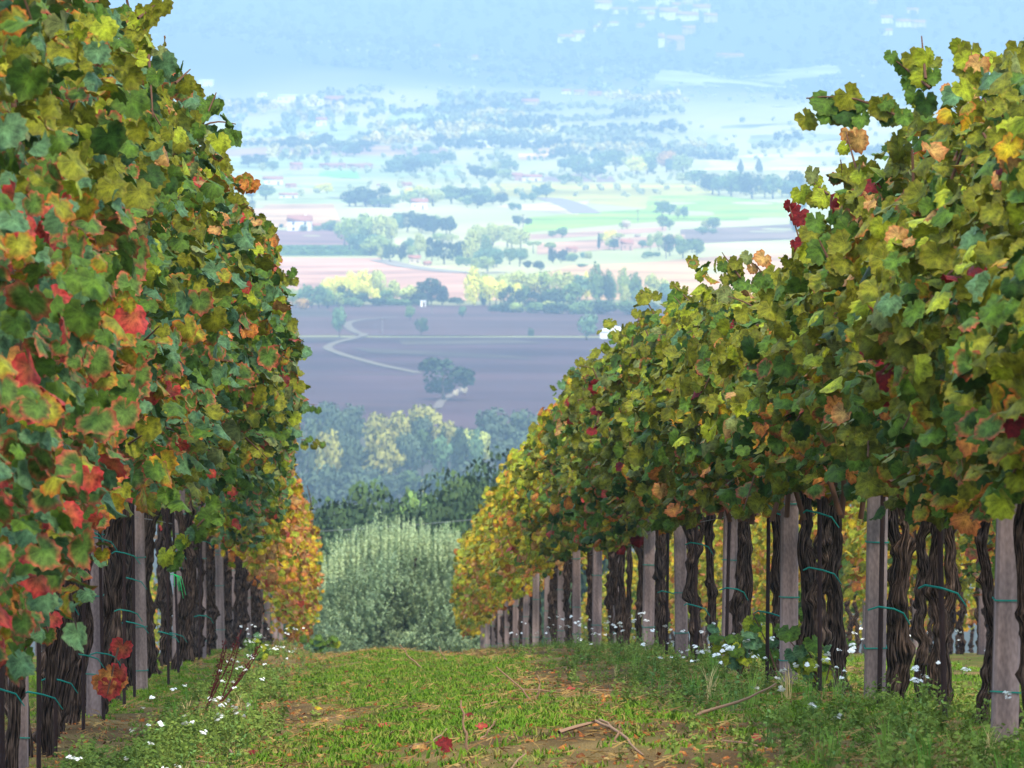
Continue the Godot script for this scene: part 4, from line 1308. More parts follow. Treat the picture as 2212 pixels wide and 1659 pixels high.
func house(q: Array, label: String, group: String, i: int) -> void:
	# q: picture left, right, top, foot, style
	rng.seed = 300 + i
	var p := reach((q[0] + q[1]) * 0.5, q[3])
	var d := -p.z
	var w: float = (q[1] - q[0]) * d / FOCAL
	var h: float = (q[3] - q[2]) * d / FOCAL
	var style: String = q[4]
	var depth := clampf(w * 0.6, 5.0, 14.0)
	var flat := style == "hall"
	var wall_h := h * (0.82 if flat else 0.66)
	var o := base("long_hall" if flat else "farmhouse", Vector3(p.x, land(p.x, d) - 0.3, -d), rf(-0.3, 0.15))
	tag(o, label, "building", group)
	var wm: Material = M.wall_white if style in ["white", "hall"] else (M.wall_cream if style == "cream" else M.wall_pink)
	obj("wall", box(Vector3(0, wall_h * 0.5, -depth * 0.5), Vector3(w, wall_h, depth)), wm, o)
	var st := SurfaceTool.new()
	st.begin(Mesh.PRIMITIVE_TRIANGLES)
	var e := 0.35
	var a := [Vector3(-w / 2 - e, wall_h - 0.05, e), Vector3(w / 2 + e, wall_h - 0.05, e), Vector3(w / 2 + e, wall_h - 0.05, -depth - e), Vector3(-w / 2 - e, wall_h - 0.05, -depth - e), Vector3(-w / 2 - e, h, -depth / 2), Vector3(w / 2 + e, h, -depth / 2)]
	for t in [[0, 4, 1], [1, 4, 5], [2, 5, 3], [3, 5, 4], [0, 3, 4], [1, 5, 2], [0, 1, 2], [0, 2, 3]]:
		for k in t: st.add_vertex(a[k])
	st.generate_normals()
	var rf_node := obj("roof", st.commit(), M.roof_grey if flat else M.roof, o)
	if not flat: obj("chimney", box(Vector3(w * 0.25, h * 0.98, -depth * 0.5), Vector3(0.6, h * 0.2, 0.6)), wm, rf_node)
	var cols := clampi(int(w / 4.0), 2, 7)
	var rows := 2 if wall_h > 4.6 and not flat else 1
	for r in rows:
		for k in cols:
			var wx := -w * 0.5 + w * (k + 0.5) / cols
			var wy := wall_h * (r + 0.55) / rows
			if r == 0 and k == cols / 2:
				obj("door", box(Vector3(wx, minf(1.3, wall_h * 0.35), 0.02), Vector3(minf(1.2, w * 0.12), minf(2.2, wall_h * 0.6), 0.1)), M.wood, o)
			else:
				obj("window", box(Vector3(wx, wy, 0.02), Vector3(minf(1.0, w * 0.1), minf(1.3, wall_h * 0.3), 0.1)), M.pane, o)

func build_valley() -> void:
	far_trunk = tube([Vector3(0, -0.05, 0), Vector3(0.01, 0.15, 0), Vector3(-0.01, 0.35, 0), Vector3(0.01, 0.6, 0)], [0.06, 0.045, 0.035, 0.02], 7)
	for k in ["round", "wide", "poplar", "cypress", "pine", "bush"]:
		crowns[k] = []
		for i in 3: crowns[k].append(crown(40 + i * 3, lobed(k, 20 + i), 900, 0.085))
	crowns.near = []
	for i in 3: crowns.near.append(crown(90 + i, lobed("wide" if i else "round", 60 + i), 9000, 0.026))
	crowns.mass = []
	for i in 2: crowns.mass.append(crown(140 + i, lobed("round", 80 + i), 130, 0.2))

	# fields, from the near edge of the valley outwards
	field([[150, 925], [2300, 935], [2300, 731], [150, 729]], Color(0.070, 0.036, 0.038), "dark ploughed field around the lone oak")  # soil colour darkened to stand for cloud shade over this field
	field([[150, 726], [2300, 728], [2300, 662], [150, 660]], Color(0.092, 0.050, 0.044), "ploughed field crossed by the winding pale road")
	field([[870, 746], [1180, 743], [1100, 735], [860, 736]], Color(0.105, 0.078, 0.053), "pale strip at the back of the dark ploughed field", 0.25)
	field([[800, 764], [1160, 778], [1090, 768], [760, 752]], Color(0.082, 0.059, 0.044), "second pale strip in the dark ploughed field", 0.25)
	field([[620, 738], [760, 738], [740, 730], [600, 730]], Color(0.082, 0.059, 0.044), "pale strip at the left edge of the ploughed field", 0.25)
	field([[150, 689], [740, 686], [700, 668], [150, 668]], Color(0.075, 0.053, 0.040), "paler patch at the back left of the ploughed field", 0.25)
	field([[150, 640], [1100, 650], [1010, 592], [830, 566], [820, 556], [150, 556]], Color(0.50, 0.265, 0.16), "pink stubble field behind the yellow poplars")
	field([[1000, 650], [2300, 640], [2300, 540], [1560, 552], [1230, 575]], Color(0.58, 0.33, 0.15), "orange-pink field on the right behind the poplars")
	field([[150, 553], [822, 552], [818, 535], [150, 535]], Color(0.090, 0.152, 0.039), "green vineyard strip below the pink field")
	field([[150, 533], [765, 533], [750, 496], [150, 498]], Color(0.24, 0.125, 0.095), "purple-brown ploughed field below the white farmhouse")
	field([[150, 492], [740, 490], [720, 440], [150, 440]], Color(0.56, 0.33, 0.15), "orange field around the white farmhouse")
	field([[1128, 503], [1420, 478], [1700, 474], [1700, 440], [1540, 420], [1400, 424], [1395, 452], [1255, 462], [1140, 470]], Color(0.27, 0.42, 0.03), "bright green field in mid valley")
	field([[1060, 446], [1250, 464], [1275, 430], [1190, 436]], Color(0.60, 0.46, 0.26), "pale tan field left of the bright green one")
	field([[1060, 420], [1400, 450], [1560, 424], [1500, 396], [1060, 396]], Color(0.46, 0.40, 0.07), "yellow-green field above the bright green one")
	field([[1130, 520], [1440, 500], [1440, 490], [1130, 507]], Color(0.50, 0.28, 0.16), "pink strip below the bright green field")
	field([[1160, 550], [1480, 530], [1480, 506], [1160, 526]], Color(0.50, 0.28, 0.15), "pinkish field around the orange house")
	field([[1470, 528], [1720, 516], [1720, 484], [1470, 496]], Color(0.208, 0.139, 0.094), "purple-brown field at the right of mid valley")
	field([[1120, 393], [1330, 393], [1320, 376], [1150, 378]], Color(0.280, 0.186, 0.127), "small brown field above the yellow-green one")
	field([[150, 338], [980, 340], [960, 318], [600, 316]], Color(0.411, 0.252, 0.164), "reddish strip across the left of the far valley")
	field([[1120, 345], [1200, 342], [1195, 320], [1120, 322]], Color(0.653, 0.391, 0.209), "orange patch below the white halls")
	field([[688, 384], [780, 386], [770, 366], [690, 366]], Color(0.186, 0.428, 0.089), "small bright green field in the far valley")
	field([[1490, 368], [1840, 372], [1840, 330], [1500, 322]], Color(0.666, 0.597, 0.238), "pale yellow field at the right of the far valley")
	field([[840, 268], [1210, 300], [1190, 278], [980, 248], [842, 240]], Color(0.391, 0.466, 0.119), "light green vineyard slope in the far valley")
	field([[150, 246], [580, 244], [150, 210], [505, 205]], Color(0.653, 0.466, 0.284), "pink field at the foot of the far hill")
	field([[850, 318], [1240, 318], [1210, 300], [850, 272]], Color(0.466, 0.466, 0.254), "pale olive slope below the light green vineyard")
	field([[1390, 190], [1830, 190], [1800, 140], [1560, 128], [1440, 150]], Color(0.34, 0.36, 0.20), "pale olive grove slope below the far village")
	field([[1480, 270], [1840, 225], [1840, 205], [1600, 232]], Color(0.36, 0.36, 0.20), "pale strip on the far right slope")
	field([[1500, 320], [1840, 300], [1840, 262], [1560, 272]], Color(0.273, 0.300, 0.125), "pale green slope on the far right")
	field([[150, 300], [860, 312], [860, 290], [700, 262], [150, 270]], Color(0.373, 0.428, 0.194), "pale meadow left of the far valley")
	field([[150, 370], [1000, 385], [1000, 345], [150, 342]], Color(0.317, 0.373, 0.135), "green meadows in the left far valley", 0.06)
	field([[150, 436], [800, 440], [800, 390], [150, 388]], Color(0.355, 0.391, 0.149), "pale green meadows before the far houses", 0.06)
	track([[860, 686], [811, 689], [775, 693], [753, 699], [752, 707], [767, 718], [786, 725], [760, 733], [722, 743], [708, 754], [739, 767], [787, 781], [843, 795], [905, 808]], 2.3, Color(0.161, 0.130, 0.094), "pale dirt road winding through the ploughed fields")
	track([[945, 884], [955, 868], [985, 850], [1003, 838]], 1.8, Color(0.156, 0.120, 0.094), "short pale track beside the lone oak")
	track([[640, 811], [760, 810], [895, 811]], 2.0, Color(0.089, 0.076, 0.057), "faint field path left of the lone oak")
	track([[560, 728], [800, 728], [1240, 730], [1400, 733]], 1.0, Color(0.115, 0.09, 0.075), "straight field path behind the dark ploughed field")
	track([[820, 562], [870, 574], [940, 584], [1020, 590], [1090, 588]], 8.0, Color(0.298, 0.246, 0.171), "pale dirt road through the pink stubble field")
	track([[720, 426], [770, 432], [830, 446]], 10.0, Color(0.290, 0.260, 0.171), "pale road past the dark clump in the far valley")
	track([[1185, 428], [1230, 442], [1268, 462]], 14.0, Color(0.298, 0.246, 0.179), "pale road beside the bright green field")

	# trees in the haze at the foot of the slope
	grove([[703, 862, 950, 60, "round", "haze"], [757, 865, 968, 60, "round", "haze"], [728, 880, 1000, 54, "round", "haze"], [711, 920, 1087, 64, "round", "moss"], [746, 932, 1030, 44, "round", "haze"], [690, 1000, 1110, 70, "round", "haze"], [811, 884, 1007, 58, "round", "moss"], [859, 880, 1005, 70, "round", "moss"], [925, 870, 1000, 84, "round", "moss"], [968, 905, 1000, 50, "round", "moss"], [827, 924, 1060, 92, "round", "moss"], [886, 930, 1040, 60, "round", "haze"], [912, 925, 1035, 60, "wide", "dark"], [957, 915, 1030, 24, "cypress", "deep"], [991, 919, 1025, 48, "poplar", "deep"], [1011, 922, 1010, 40, "round", "pale"], [1071, 874, 985, 96, "round", "haze"], [1120, 930, 1030, 70, "round", "haze"], [797, 998, 1070, 62, "bush", "haze"], [726, 1012, 1100, 84, "round", "haze"], [880, 1000, 1080, 80, "bush", "dark"], [950, 1005, 1080, 80, "bush", "dark"], [1030, 985, 1060, 80, "bush", "haze"], [665, 900, 1080, 60, "round", "haze"], [838, 1010, 1085, 70, "bush", "haze"], [765, 960, 1060, 50, "round", "haze"]], "in the hazy grove below the vineyard", "trees of the hazy grove below the vineyard")
	far_tree([957, 767, 866, 112, "wide", "deep"], "lone dark spreading oak in the ploughed field", "", 1)
	far_tree([733, 658, 729, 34, "round", "teal"], "tall blue-green tree left of the winding road", "", 0)
	far_tree([886, 657, 692, 23, "round", "green"], "small dark tree at the back of the ploughed field, left of two", "", 1)
	far_tree([909, 684, 724, 30, "round", "dark"], "round dark tree in the ploughed field, just right of a smaller one", "", 2)
	far_tree([999, 659, 688, 20, "round", "teal"], "small rounded tree standing alone at the back of the ploughed field", "", 0)
	far_tree([1148, 704, 726, 13, "bush", "dark"], "little dark bush on the path right of the lone oak", "", 1)
	far_tree([1267, 677, 736, 46, "round", "teal"], "blue-green tree left of the white shed", "", 2)
	far_tree([1004, 832, 852, 14, "bush", "dust"], "pale dusty bush by the lone oak", "", 0)
	far_tree([984, 838, 856, 10, "bush", "dust"], "smaller pale bush left of the dusty one by the oak", "", 1)
	# the tree line behind the ploughed fields; crop measures turned into picture measures
	var line := []
	for q in [[240, 330, 452, 60, "round", "lime"], [318, 305, 455, 80, "round", "teal"], [395, 312, 452, 84, "round", "teal"], [445, 350, 450, 70, "round", "green"], [500, 262, 425, 90, "round", "yellow"], [565, 238, 420, 90, "round", "yellow"], [540, 320, 430, 110, "wide", "dark"], [640, 226, 415, 100, "round", "yellow"], [722, 232, 415, 90, "round", "pale"], [690, 330, 428, 80, "round", "yellow"], [795, 285, 420, 90, "round", "pale"], [860, 330, 425, 80, "round", "lime"], [980, 280, 428, 190, "wide", "deep"], [1060, 350, 428, 80, "round", "dark"], [1130, 375, 425, 90, "bush", "dark"], [1228, 208, 430, 96, "poplar", "yellow"], [1283, 345, 432, 30, "cypress", "deep"], [1318, 265, 435, 100, "round", "yellow"], [1395, 250, 430, 90, "round", "pale"], [1410, 320, 440, 90, "wide", "dark"], [1480, 235, 400, 130, "round", "pale"], [1560, 245, 400, 130, "round", "pale"], [1570, 352, 455, 130, "wide", "deep"], [1640, 240, 400, 110, "round", "lime"], [1715, 236, 410, 150, "round", "pale"], [1680, 330, 450, 120, "round", "dark"], [1765, 300, 455, 130, "round", "green"], [1842, 242, 400, 50, "poplar", "yellow"], [1893, 190, 420, 96, "poplar", "green"], [1960, 262, 420, 76, "round", "dark"], [2040, 218, 430, 80, "poplar", "lime"], [2110, 262, 440, 90, "round", "green"], [2190, 250, 440, 90, "round", "pale"], [2280, 300, 450, 120, "round", "teal"], [1440, 400, 470, 130, "bush", "dark"], [1560, 400, 475, 150, "bush", "green"], [1680, 400, 478, 160, "bush", "dark"], [1800, 390, 480, 170, "bush", "green"], [1930, 385, 482, 170, "bush", "dark"], [2060, 390, 484, 160, "bush", "green"], [2180, 390, 486, 170, "bush", "dark"], [560, 375, 440, 130, "bush", "green"], [700, 380, 436, 140, "bush", "dark"], [830, 385, 432, 130, "bush", "green"], [920, 388, 432, 110, "bush", "dark"], [1460, 300, 430, 70, "round", "yellow"], [130, 300, 450, 90, "round", "green"], [160, 360, 452, 100, "round", "teal"], [300, 380, 456, 100, "bush", "rust"]]:
		line.append([531.0 + q[0] * 0.4, 487.0 + q[1] * 0.4, 487.0 + q[2] * 0.4, q[3] * 0.4, q[4], q[5]])
	grove(line, "in the tree line behind the ploughed fields", "tree line behind the ploughed fields")
	# the woods around the farmhouses in mid valley
	var wood := []
	for q in [[640, 290, 600, 170, "round", "lime"], [760, 240, 560, 220, "round", "lime"], [880, 260, 560, 180, "round", "pale"], [700, 430, 620, 200, "round", "teal"], [830, 460, 640, 200, "round", "lime"], [960, 300, 470, 180, "wide", "dark"], [920, 450, 640, 150, "round", "lime"], [1060, 240, 440, 160, "round", "teal"], [1160, 230, 430, 170, "wide", "dark"], [1290, 260, 440, 170, "wide", "deep"], [1400, 270, 450, 180, "wide", "dark"], [1510, 280, 450, 150, "wide", "dark"], [1100, 520, 690, 130, "wide", "deep"], [1000, 520, 700, 130, "round", "dark"], [1180, 470, 640, 100, "round", "teal"], [1270, 420, 680, 110, "round", "pale"], [1380, 460, 690, 120, "wide", "deep"], [1490, 490, 720, 200, "wide", "deep"], [1430, 430, 520, 120, "round", "lime"], [1560, 440, 520, 140, "round", "pale"], [1650, 520, 700, 110, "round", "lime"], [1745, 385, 720, 170, "poplar", "pale"], [1830, 560, 760, 160, "round", "teal"], [1920, 340, 560, 190, "round", "pale"], [2060, 350, 560, 200, "round", "pale"], [2180, 380, 580, 170, "round", "pale"], [1960, 560, 740, 170, "round", "teal"], [2080, 560, 720, 150, "round", "green"], [2170, 600, 740, 130, "pine", "teal"], [1880, 640, 790, 150, "round", "lime"], [1640, 620, 740, 120, "bush", "green"], [470, 310, 420, 110, "round", "green"], [520, 360, 430, 80, "bush", "green"], [25, 350, 400, 50, "round", "deep"], [250, 350, 420, 110, "bush", "teal"], [360, 360, 420, 100, "bush", "green"]]:
		wood.append([601.7 + q[0] * 0.24, 398.0 + q[1] * 0.24, 398.0 + q[2] * 0.24, q[3] * 0.24, q[4], q[5]])
	grove(wood, "in the woods by the mid valley farmhouses", "woods by the mid valley farmhouses")
	var right_wood := []
	for q in [[270, 250, 372, 140, "round", "dark"], [130, 190, 320, 130, "round", "green"], [60, 260, 400, 130, "wide", "dark"], [560, 248, 350, 96, "round", "green"], [680, 165, 305, 140, "round", "teal"], [408, 215, 285, 46, "round", "green"], [820, 560, 668, 116, "round", "green"], [1150, 605, 760, 34, "cypress", "deep"], [1225, 595, 720, 70, "round", "yellow"], [1270, 588, 690, 100, "round", "yellow"], [1290, 660, 775, 90, "round", "dark"], [1720, 325, 470, 150, "wide", "green"], [1725, 450, 595, 120, "round", "green"], [1920, 370, 495, 76, "round", "teal"], [1405, 500, 590, 90, "round", "dust"], [1540, 680, 760, 80, "round", "teal"], [1690, 590, 780, 100, "round", "lime"], [1790, 620, 830, 150, "round", "dark"], [1910, 660, 850, 160, "round", "green"], [1990, 660, 800, 110, "round", "dark"], [2080, 560, 640, 130, "round", "green"], [2180, 470, 600, 130, "round", "green"], [560, 690, 800, 130, "pine", "lime"], [700, 700, 850, 120, "pine", "lime"], [740, 740, 900, 100, "wide", "deep"], [830, 760, 860, 90, "round", "deep"], [610, 850, 950, 120, "bush", "deep"], [930, 790, 880, 110, "bush", "green"], [1060, 770, 850, 100, "bush", "pale"], [1600, 770, 850, 110, "bush", "green"], [1000, 890, 930, 110, "bush", "green"], [1500, 620, 660, 60, "bush", "dust"], [430, 460, 560, 120, "round", "dark"], [370, 330, 420, 90, "bush", "teal"]]:
		right_wood.append([1017.5 + q[0] * 0.24, 354.0 + q[1] * 0.24, 354.0 + q[2] * 0.24, q[3] * 0.24, q[4], q[5]])
	grove(right_wood, "around the bright green field", "trees around the bright green field")
	var back := []
	for q in [[790, 402, 446, 60, "wide", "dark"], [822, 400, 446, 50, "wide", "dark"], [768, 420, 444, 40, "round", "dark"], [840, 425, 448, 44, "round", "green"], [706, 392, 418, 26, "round", "yellow"], [882, 404, 428, 22, "round", "yellow"], [905, 398, 420, 20, "poplar", "yellow"], [870, 418, 436, 40, "round", "lime"], [935, 405, 445, 60, "round", "pale"], [975, 398, 440, 50, "round", "green"], [1005, 402, 440, 44, "round", "dark"], [1040, 412, 444, 56, "round", "green"], [600, 300, 322, 44, "wide", "dark"], [640, 292, 322, 46, "wide", "dark"], [672, 300, 322, 44, "wide", "green"], [710, 286, 320, 40, "wide", "dark"], [730, 300, 322, 44, "round", "green"], [765, 310, 338, 30, "round", "dark"], [795, 300, 320, 46, "wide", "dark"], [950, 285, 312, 34, "round", "dark"], [1008, 288, 318, 26, "round", "dark"], [925, 310, 332, 26, "round", "green"], [865, 330, 372, 50, "round", "green"], [890, 340, 380, 50, "round", "dark"], [912, 330, 370, 44, "round", "teal"], [960, 325, 352, 50, "round", "green"], [1030, 355, 385, 44, "round", "dark"], [1055, 362, 390, 40, "round", "dark"], [1250, 330, 372, 46, "round", "green"], [1285, 345, 385, 46, "round", "teal"], [1330, 320, 370, 50, "round", "green"], [1375, 335, 378, 50, "round", "yellow"], [1400, 325, 372, 46, "round", "lime"], [1440, 322, 372, 46, "round", "rust"], [1475, 330, 378, 44, "round", "lime"], [1500, 365, 398, 50, "round", "green"], [1540, 372, 420, 54, "round", "dark"], [1580, 365, 425, 50, "round", "green"], [1625, 370, 430, 56, "round", "dark"], [1670, 372, 430, 54, "round", "green"], [1715, 365, 425, 56, "round", "dark"], [1600, 342, 372, 16, "cypress", "dark"], [1640, 340, 372, 18, "cypress", "dark"], [1600, 395, 420, 30, "round", "yellow"], [1690, 398, 425, 30, "round", "yellow"], [575, 395, 432, 40, "round", "green"], [560, 330, 362, 40, "wide", "dark"], [590, 345, 370, 30, "round", "green"], [1220, 375, 398, 34, "round", "green"], [1100, 340, 372, 44, "round", "green"]]:
		back.append(q)
	grove(back, "scattered through the far valley", "trees of the far valley")

	# buildings
	var houses := [
		[621, 672, 463, 499, "white", "white farmhouse with a pink roof beside the orange field"], [672, 690, 480, 497, "cream", "small cream barn right of the white farmhouse"], [888, 922, 427, 452, "white", "white house with a red roof rising from the woods"], [1030, 1048, 413, 424, "white", "small pale roofed house above the dark woods"], [840, 858, 483, 498, "pink", "pink shed in the dark woods"], [884, 908, 549, 568, "cream", "tan barn beside the pale road"], [914, 926, 562, 574, "pink", "small pink hut right of the tan barn"],
		[1344, 1368, 515, 541, "pink", "orange house right of the yellow tree"], [1226, 1248, 531, 545, "pink", "low pink house among the umbrella pines"], [1106, 1128, 372, 390, "pink", "pink house left of the white one above the green field"], [1128, 1168, 375, 392, "white", "white house above the yellow-green field"],
		[683, 706, 252, 272, "white", "bright white house alone in the far valley meadow"], [626, 652, 349, 367, "pink", "pinkish house left of the small green field"], [571, 612, 379, 399, "white", "white house with a pink roof at the left of the far valley"], [619, 641, 394, 405, "pink", "small pink roofed house right of the left white one"], [604, 643, 415, 428, "white", "low white house by the pale meadows"], [816, 835, 396, 404, "white", "tiny white house above the dark clump"], [690, 745, 351, 362, "pink", "long red-roofed shed in the far valley"], [750, 800, 352, 363, "pink", "second long red-roofed shed, right of the first"], [868, 890, 392, 402, "pink", "small red-roofed house right of the dark clump"],
		[429, 460, 171, 189, "hall", "white block at the far left foot of the hill"], [556, 577, 199, 210, "hall", "small white hall left of the two long ones"], [600, 662, 203, 222, "hall", "long white hall at the foot of the hill"], [665, 699, 212, 229, "hall", "shorter white hall right of the long one"], [700, 740, 206, 232, "cream", "large beige building right of the white halls"], [1016, 1068, 302, 319, "hall", "left white hall in the middle of the far valley"], [1106, 1188, 302, 317, "hall", "right long white hall in the middle of the far valley"], [1550, 1608, 114, 127, "pink", "long red-roofed building on the far knoll"], [1076, 1091, 222, 236, "white", "white house on the far slope"], [1126, 1162, 212, 232, "cream", "beige building on the far slope"], [1213, 1232, 192, 203, "white", "left house of a far row of three"], [1240, 1262, 193, 204, "cream", "middle house of a far row of three"], [1272, 1300, 196, 206, "pink", "right house of a far row of three"], [936, 950, 95, 107, "white", "small white house alone on the wooded hill"], [1018, 1040, 118, 128, "cream", "small pale house on the lower wooded hill"]]
	for i in houses.size(): house(houses[i], houses[i][5], "houses in the valley", i)
	var village := [[1286, 1322, -1, 24, "white"], [1321, 1371, 15, 30, "white"], [1376, 1424, 14, 33, "white"], [1425, 1465, 15, 48, "white"], [1452, 1483, 4, 30, "white"], [1463, 1509, 24, 50, "white"], [1496, 1533, 8, 36, "white"], [1290, 1333, 45, 57, "white"], [1281, 1308, 54, 68, "white"], [1204, 1239, 73, 92, "white"], [1237, 1262, 64, 90, "white"], [1442, 1479, 75, 110, "pink"], [1475, 1502, 54, 74, "pink"], [1422, 1436, 71, 104, "white"], [1398, 1413, 25, 44, "white"], [1357, 1388, -10, 8, "cream"], [1416, 1453, -9, 14, "white"], [1475, 1524, -13, 10, "cream"], [1522, 1550, 27, 48, "cream"], [1376, 1393, 50, 62, "pink"]]
	for i in village.size(): house(village[i], "%s house of the hillside village, %s of its twenty" % [{"white": "white", "pink": "pink-walled", "cream": "cream"}[village[i][4]], ORD[i]], "houses of the hillside village", 60 + i)
	var hamlet := [[1878, 1905, -4, 12, "cream"], [1905, 1930, 32, 50, "white"], [1935, 1965, 40, 58, "white"], [1968, 1998, 42, 60, "cream"], [1900, 1926, 60, 76, "white"], [1960, 1985, 16, 28, "cream"]]
	for i in hamlet.size(): house(hamlet[i], "%s house of the faint hamlet above the right row, %s of six" % [{"white": "white", "cream": "cream"}[hamlet[i][4]], ORD[i]], "houses of the faint hamlet", 90 + i)
	# the white shed with a rounded roof at the edge of the ploughed field
	var p := reach(1318, 733)
	var d := -p.z
	var k := d / FOCAL
	var shed := base("field_shed", Vector3(p.x, land(p.x, d), -d), -0.2)
	tag(shed, "white shed with a rounded roof beside the right row", "shed")
	obj("wall", box(Vector3(0, 8 * k, -4), Vector3(44 * k, 16 * k, 8)), M.wall_white, shed)
	var arch := SurfaceTool.new()
	arch.begin(Mesh.PRIMITIVE_TRIANGLES)
	for i in 12:
		var a0 := PI * i / 12.0
		var a1 := PI * (i + 1) / 12.0
		var q0 := Vector3(cos(a0) * 23 * k, 15.9 * k + sin(a0) * 10 * k, 0.2)
		var q1 := Vector3(cos(a1) * 23 * k, 15.9 * k + sin(a1) * 10 * k, 0.2)
		var back_off := Vector3(0, 0, -8.4)
		for t in [q0, q0 + back_off, q1, q1, q0 + back_off, q1 + back_off, q0, q1, Vector3(0, 15.9 * k, 0.2)]: arch.add_vertex(t)
	arch.generate_normals()
	obj("roof", arch.commit(), M.roof_grey, shed)
	obj("door", box(Vector3(0, 5 * k, 0.03), Vector3(10 * k, 10 * k, 0.08)), M.wood, shed)
	# poles
	for q in [[826, 686, 720, "pole standing beside the winding road"], [933, 660, 680, "pole at the back edge of the ploughed field"], [1439, 527, 558, "pale pole before the trees right of the orange house"], [1130, 462, 500, "pale pole at the left edge of the bright green field"], [1378, 452, 480, "thin pale pole standing in the bright green field"]]:
		var f := reach(q[0], q[2])
		var h: float = (q[2] - q[1]) * -f.z / FOCAL
		var o := base("utility_pole", f)
		tag(o, "pale " + q[3] if not str(q[3]).contains("pale") else q[3], "pole", "utility poles in the valley")
		obj("shaft", tube([Vector3(0, -0.3, 0), Vector3(0, h, 0)], [0.22, 0.16], 8), M.concrete, o)
		obj("crossbar", box(Vector3(0, h - 0.4, 0), Vector3(1.4, 0.16, 0.16)), M.wood, o)
	var cabin := reach(914, 663)
	var cb := base("roadside_cabin", cabin)
	tag(cb, "tiny white cabin before the dark oak of the tree line", "cabin")
	obj("wall", box(Vector3(0, 0.9, 0), Vector3(1.6, 1.8, 1.4)), M.wall_white, cb)
	obj("roof", box(Vector3(0, 1.86, 0), Vector3(1.8, 0.14, 1.6)), M.roof_grey, cb)
	obj("door", box(Vector3(0.2, 0.75, 0.72), Vector3(0.6, 1.4, 0.06)), M.wood, cb)

	# woods, groves and hedges too far to count
	rng.seed = 1234
	var xfs := [[], []]
	var cols := [[], []]
	for i in 15000:
		var dd := 4700.0 + 5200.0 * pow(rng.randf(), 0.8)
		var x := rf(-0.16, 0.19) * dd
		var n := soft.get_noise_2d(x * 0.25 + 300.0, dd * 0.10)
		if dd < 6100.0 and n < 0.12 - (dd - 4700.0) * 0.0002: continue
		var s := rf(6.0, 13.0)
		var j := i % 2
		xfs[j].append(Transform3D(Basis(Vector3.UP, rf(0, TAU)).scaled(Vector3(s, s * rf(0.7, 1.1), s)), Vector3(x, land(x, dd) - 0.6, -dd)))
		cols[j].append(Color(0.085, 0.13, 0.065).lerp(Color(0.24, 0.28, 0.13), rng.randf() * rng.randf()) * (1.0 + 1.3 * (1.0 - smoothstep(5200.0, 6400.0, dd))))
	for j in 2: tag(many("hill_forest", crowns.mass[j], M.plain, xfs[j], cols[j]), "forest covering the far hill", "forest", "forest of the far hill")
	xfs = [[], []]
	cols = [[], []]
	for i in 3600:                                            # olive groves and orchards of the far slopes, planted in rows
		var dd := rf(3500.0, 6300.0)
		var x := rf(-0.10, 0.17) * dd
		dd = roundf(dd / 14.0) * 14.0
		x = roundf(x / 9.0) * 9.0 + rf(-1.2, 1.2)
		if soft.get_noise_2d(x * 0.32 + 900.0, dd * 0.12) < 0.05: continue
		var s := rf(3.2, 5.6)
		var j := i % 2
		xfs[j].append(Transform3D(Basis(Vector3.UP, rf(0, TAU)).scaled(Vector3(s, s * 0.8, s)), Vector3(x, land(x, dd) - 0.3, -dd)))
		cols[j].append(Color(0.405, 0.486, 0.270).lerp(Color(0.689, 0.689, 0.324), rng.randf()))
	for j in 2: tag(many("olive_grove", crowns.mass[j], M.plain, xfs[j], cols[j]), "olive groves in rows on the far slopes", "olive grove", "olive groves of the far slopes")
	xfs = [[], []]
	cols = [[], []]
	for i in 240:                                              # hedges and copses between the fields
		var y := rf(214.0, 350.0)
		var x := rf(150.0, 2400.0)
		var f := reach(x, y)
		var along := rng.randi_range(3, 9)
		var s := rf(5.0, 11.0)
		var bright := rng.randf()
		if soft.get_noise_2d(f.x * 0.4, f.z * 0.16 + 222.0) < -0.05: continue
		for kk in along:
			var q := f + Vector3(kk * s * 0.75, 0, rf(-4, 4))
			var sc := s * rf(0.7, 1.2)
			xfs[kk % 2].append(Transform3D(Basis(Vector3.UP, rf(0, TAU)).scaled(Vector3(sc, sc * rf(0.7, 1.1), sc)), Vector3(q.x, land(q.x, -q.z) - 0.4, q.z)))
			cols[kk % 2].append((Color(0.12, 0.17, 0.08) if bright < 0.3 else (Color(0.30, 0.36, 0.15) if bright < 0.8 else Color(0.70, 0.62, 0.20))) * rf(0.8, 1.3))
	for j in 2: tag(many("hedgerow", crowns.mass[j], M.plain, xfs[j], cols[j]), "hedges and copses between the far fields", "hedge", "hedges of the far valley")
	xfs = [[], []]
	cols = [[], []]
	for i in 150:                                              # the tree lines go on to both sides
		var left := i % 2 == 0
		var f := reach(rf(120.0, 560.0) if left else rf(1720.0, 2400.0), [648.0, 652.0, 600.0, 548.0, 505.0, 455.0][rng.randi() % 6] + rf(-6.0, 6.0), 1700.0)
		var w := rf(5.0, 11.0)
		xfs[i / 2 % 2].append(Transform3D(Basis(Vector3.UP, rf(0, TAU)).scaled(Vector3(w, w * rf(0.8, 1.2), w)), Vector3(f.x, land(f.x, -f.z) - 0.3, f.z)))
		cols[i / 2 % 2].append(Color(0.10, 0.16, 0.06).lerp(Color(0.5, 0.45, 0.12), rng.randf() * rng.randf()))
	for j in 2: tag(many("copse", crowns.mass[j], M.plain, xfs[j], cols[j]), "copses either side of the visible valley floor", "copse")
	# rows of the small vineyard below the pink field
	xfs = []
	cols = []
	for i in 110:
		var f := reach(612 + (i % 55) * 3.8, 540 + (i / 55) * 10)
		xfs.append(Transform3D(Basis(Vector3.UP, rf(0, TAU)).scaled(Vector3(3.0, 2.2, 3.0)), f))
		cols.append(Color(0.203, 0.344, 0.090) * rf(0.8, 1.2))
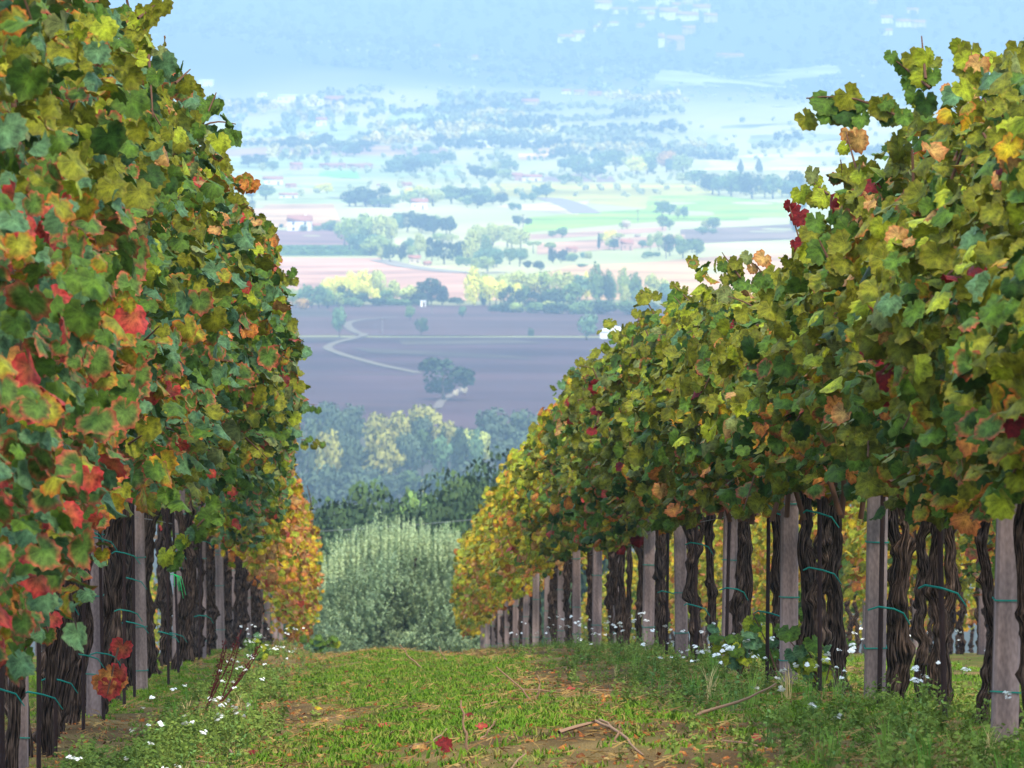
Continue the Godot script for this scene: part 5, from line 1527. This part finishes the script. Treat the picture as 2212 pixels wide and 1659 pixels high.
	tag(many("vineyard_rows", crowns.mass[0], M.plain, xfs, cols), "rows of a small vineyard below the pink field", "vineyard")

func _ready() -> void:
	# camera
	var cam := Camera3D.new()
	cam.name = "camera"
	cam.fov = rad_to_deg(2.0 * atan(829.5 / FOCAL))
	cam.near = 0.5
	cam.far = 20000.0
	add_child(cam)
	cam.look_at_from_position(Vector3.ZERO, Vector3((1106.0 - ROW_X) / FOCAL, -(829.5 - LEVEL_Y) / FOCAL, -1.0))
	var lens := CameraAttributesPhysical.new()
	lens.frustum_focal_length = 12.0 * FOCAL / 829.5
	lens.exposure_aperture = 23.0
	lens.frustum_focus_distance = 25.0
	lens.frustum_near = 0.5
	lens.frustum_far = 20000.0
	cam.attributes = lens
	cam.current = true
	# sky, haze and exposure
	var sky_mat := ProceduralSkyMaterial.new()
	sky_mat.sky_top_color = Color(0.72, 0.80, 0.90)
	sky_mat.sky_horizon_color = Color(0.90, 0.94, 0.97)
	sky_mat.sky_curve = 0.15
	sky_mat.ground_bottom_color = Color(0.25, 0.27, 0.2)
	sky_mat.ground_horizon_color = Color(0.5, 0.55, 0.55)
	sky_mat.sky_energy_multiplier = 1.45
	var sky := Sky.new()
	sky.sky_material = sky_mat
	var env := Environment.new()
	env.background_mode = Environment.BG_SKY
	env.sky = sky
	env.tonemap_mode = Environment.TONE_MAPPER_LINEAR
	env.tonemap_exposure = 1.6
	env.sdfgi_enabled = true
	env.ssao_enabled = true
	env.ssil_enabled = true
	env.fog_enabled = true
	env.fog_density = 0.00026
	env.fog_light_color = Color(0.74, 0.885, 1.0)
	var we := WorldEnvironment.new()
	we.name = "world_environment"
	we.environment = env
	add_child(we)
	# hazy sun from the left, behind the camera
	var sun := DirectionalLight3D.new()
	sun.name = "sun"
	sun.light_energy = 1.15
	sun.light_color = Color(1.0, 0.95, 0.86)
	sun.light_angular_distance = 6.0
	sun.shadow_enabled = true
	add_child(sun)
	sun.look_at_from_position(Vector3.ZERO, Vector3(-0.14, -0.72, -0.56))

	soft.seed = 3
	soft.frequency = 0.01
	soft.fractal_octaves = 3
	fine.seed = 9
	fine.frequency = 0.03
	fine.fractal_octaves = 2
	make_materials()
	make_vine_shapes()
	build_ground()
	build_valley()
	build_dark_trees()
	build_olive()
	build_rows()
	build_shoots()
	build_posts()
	build_stakes()
	build_grass()
	build_flowers()
	build_litter()
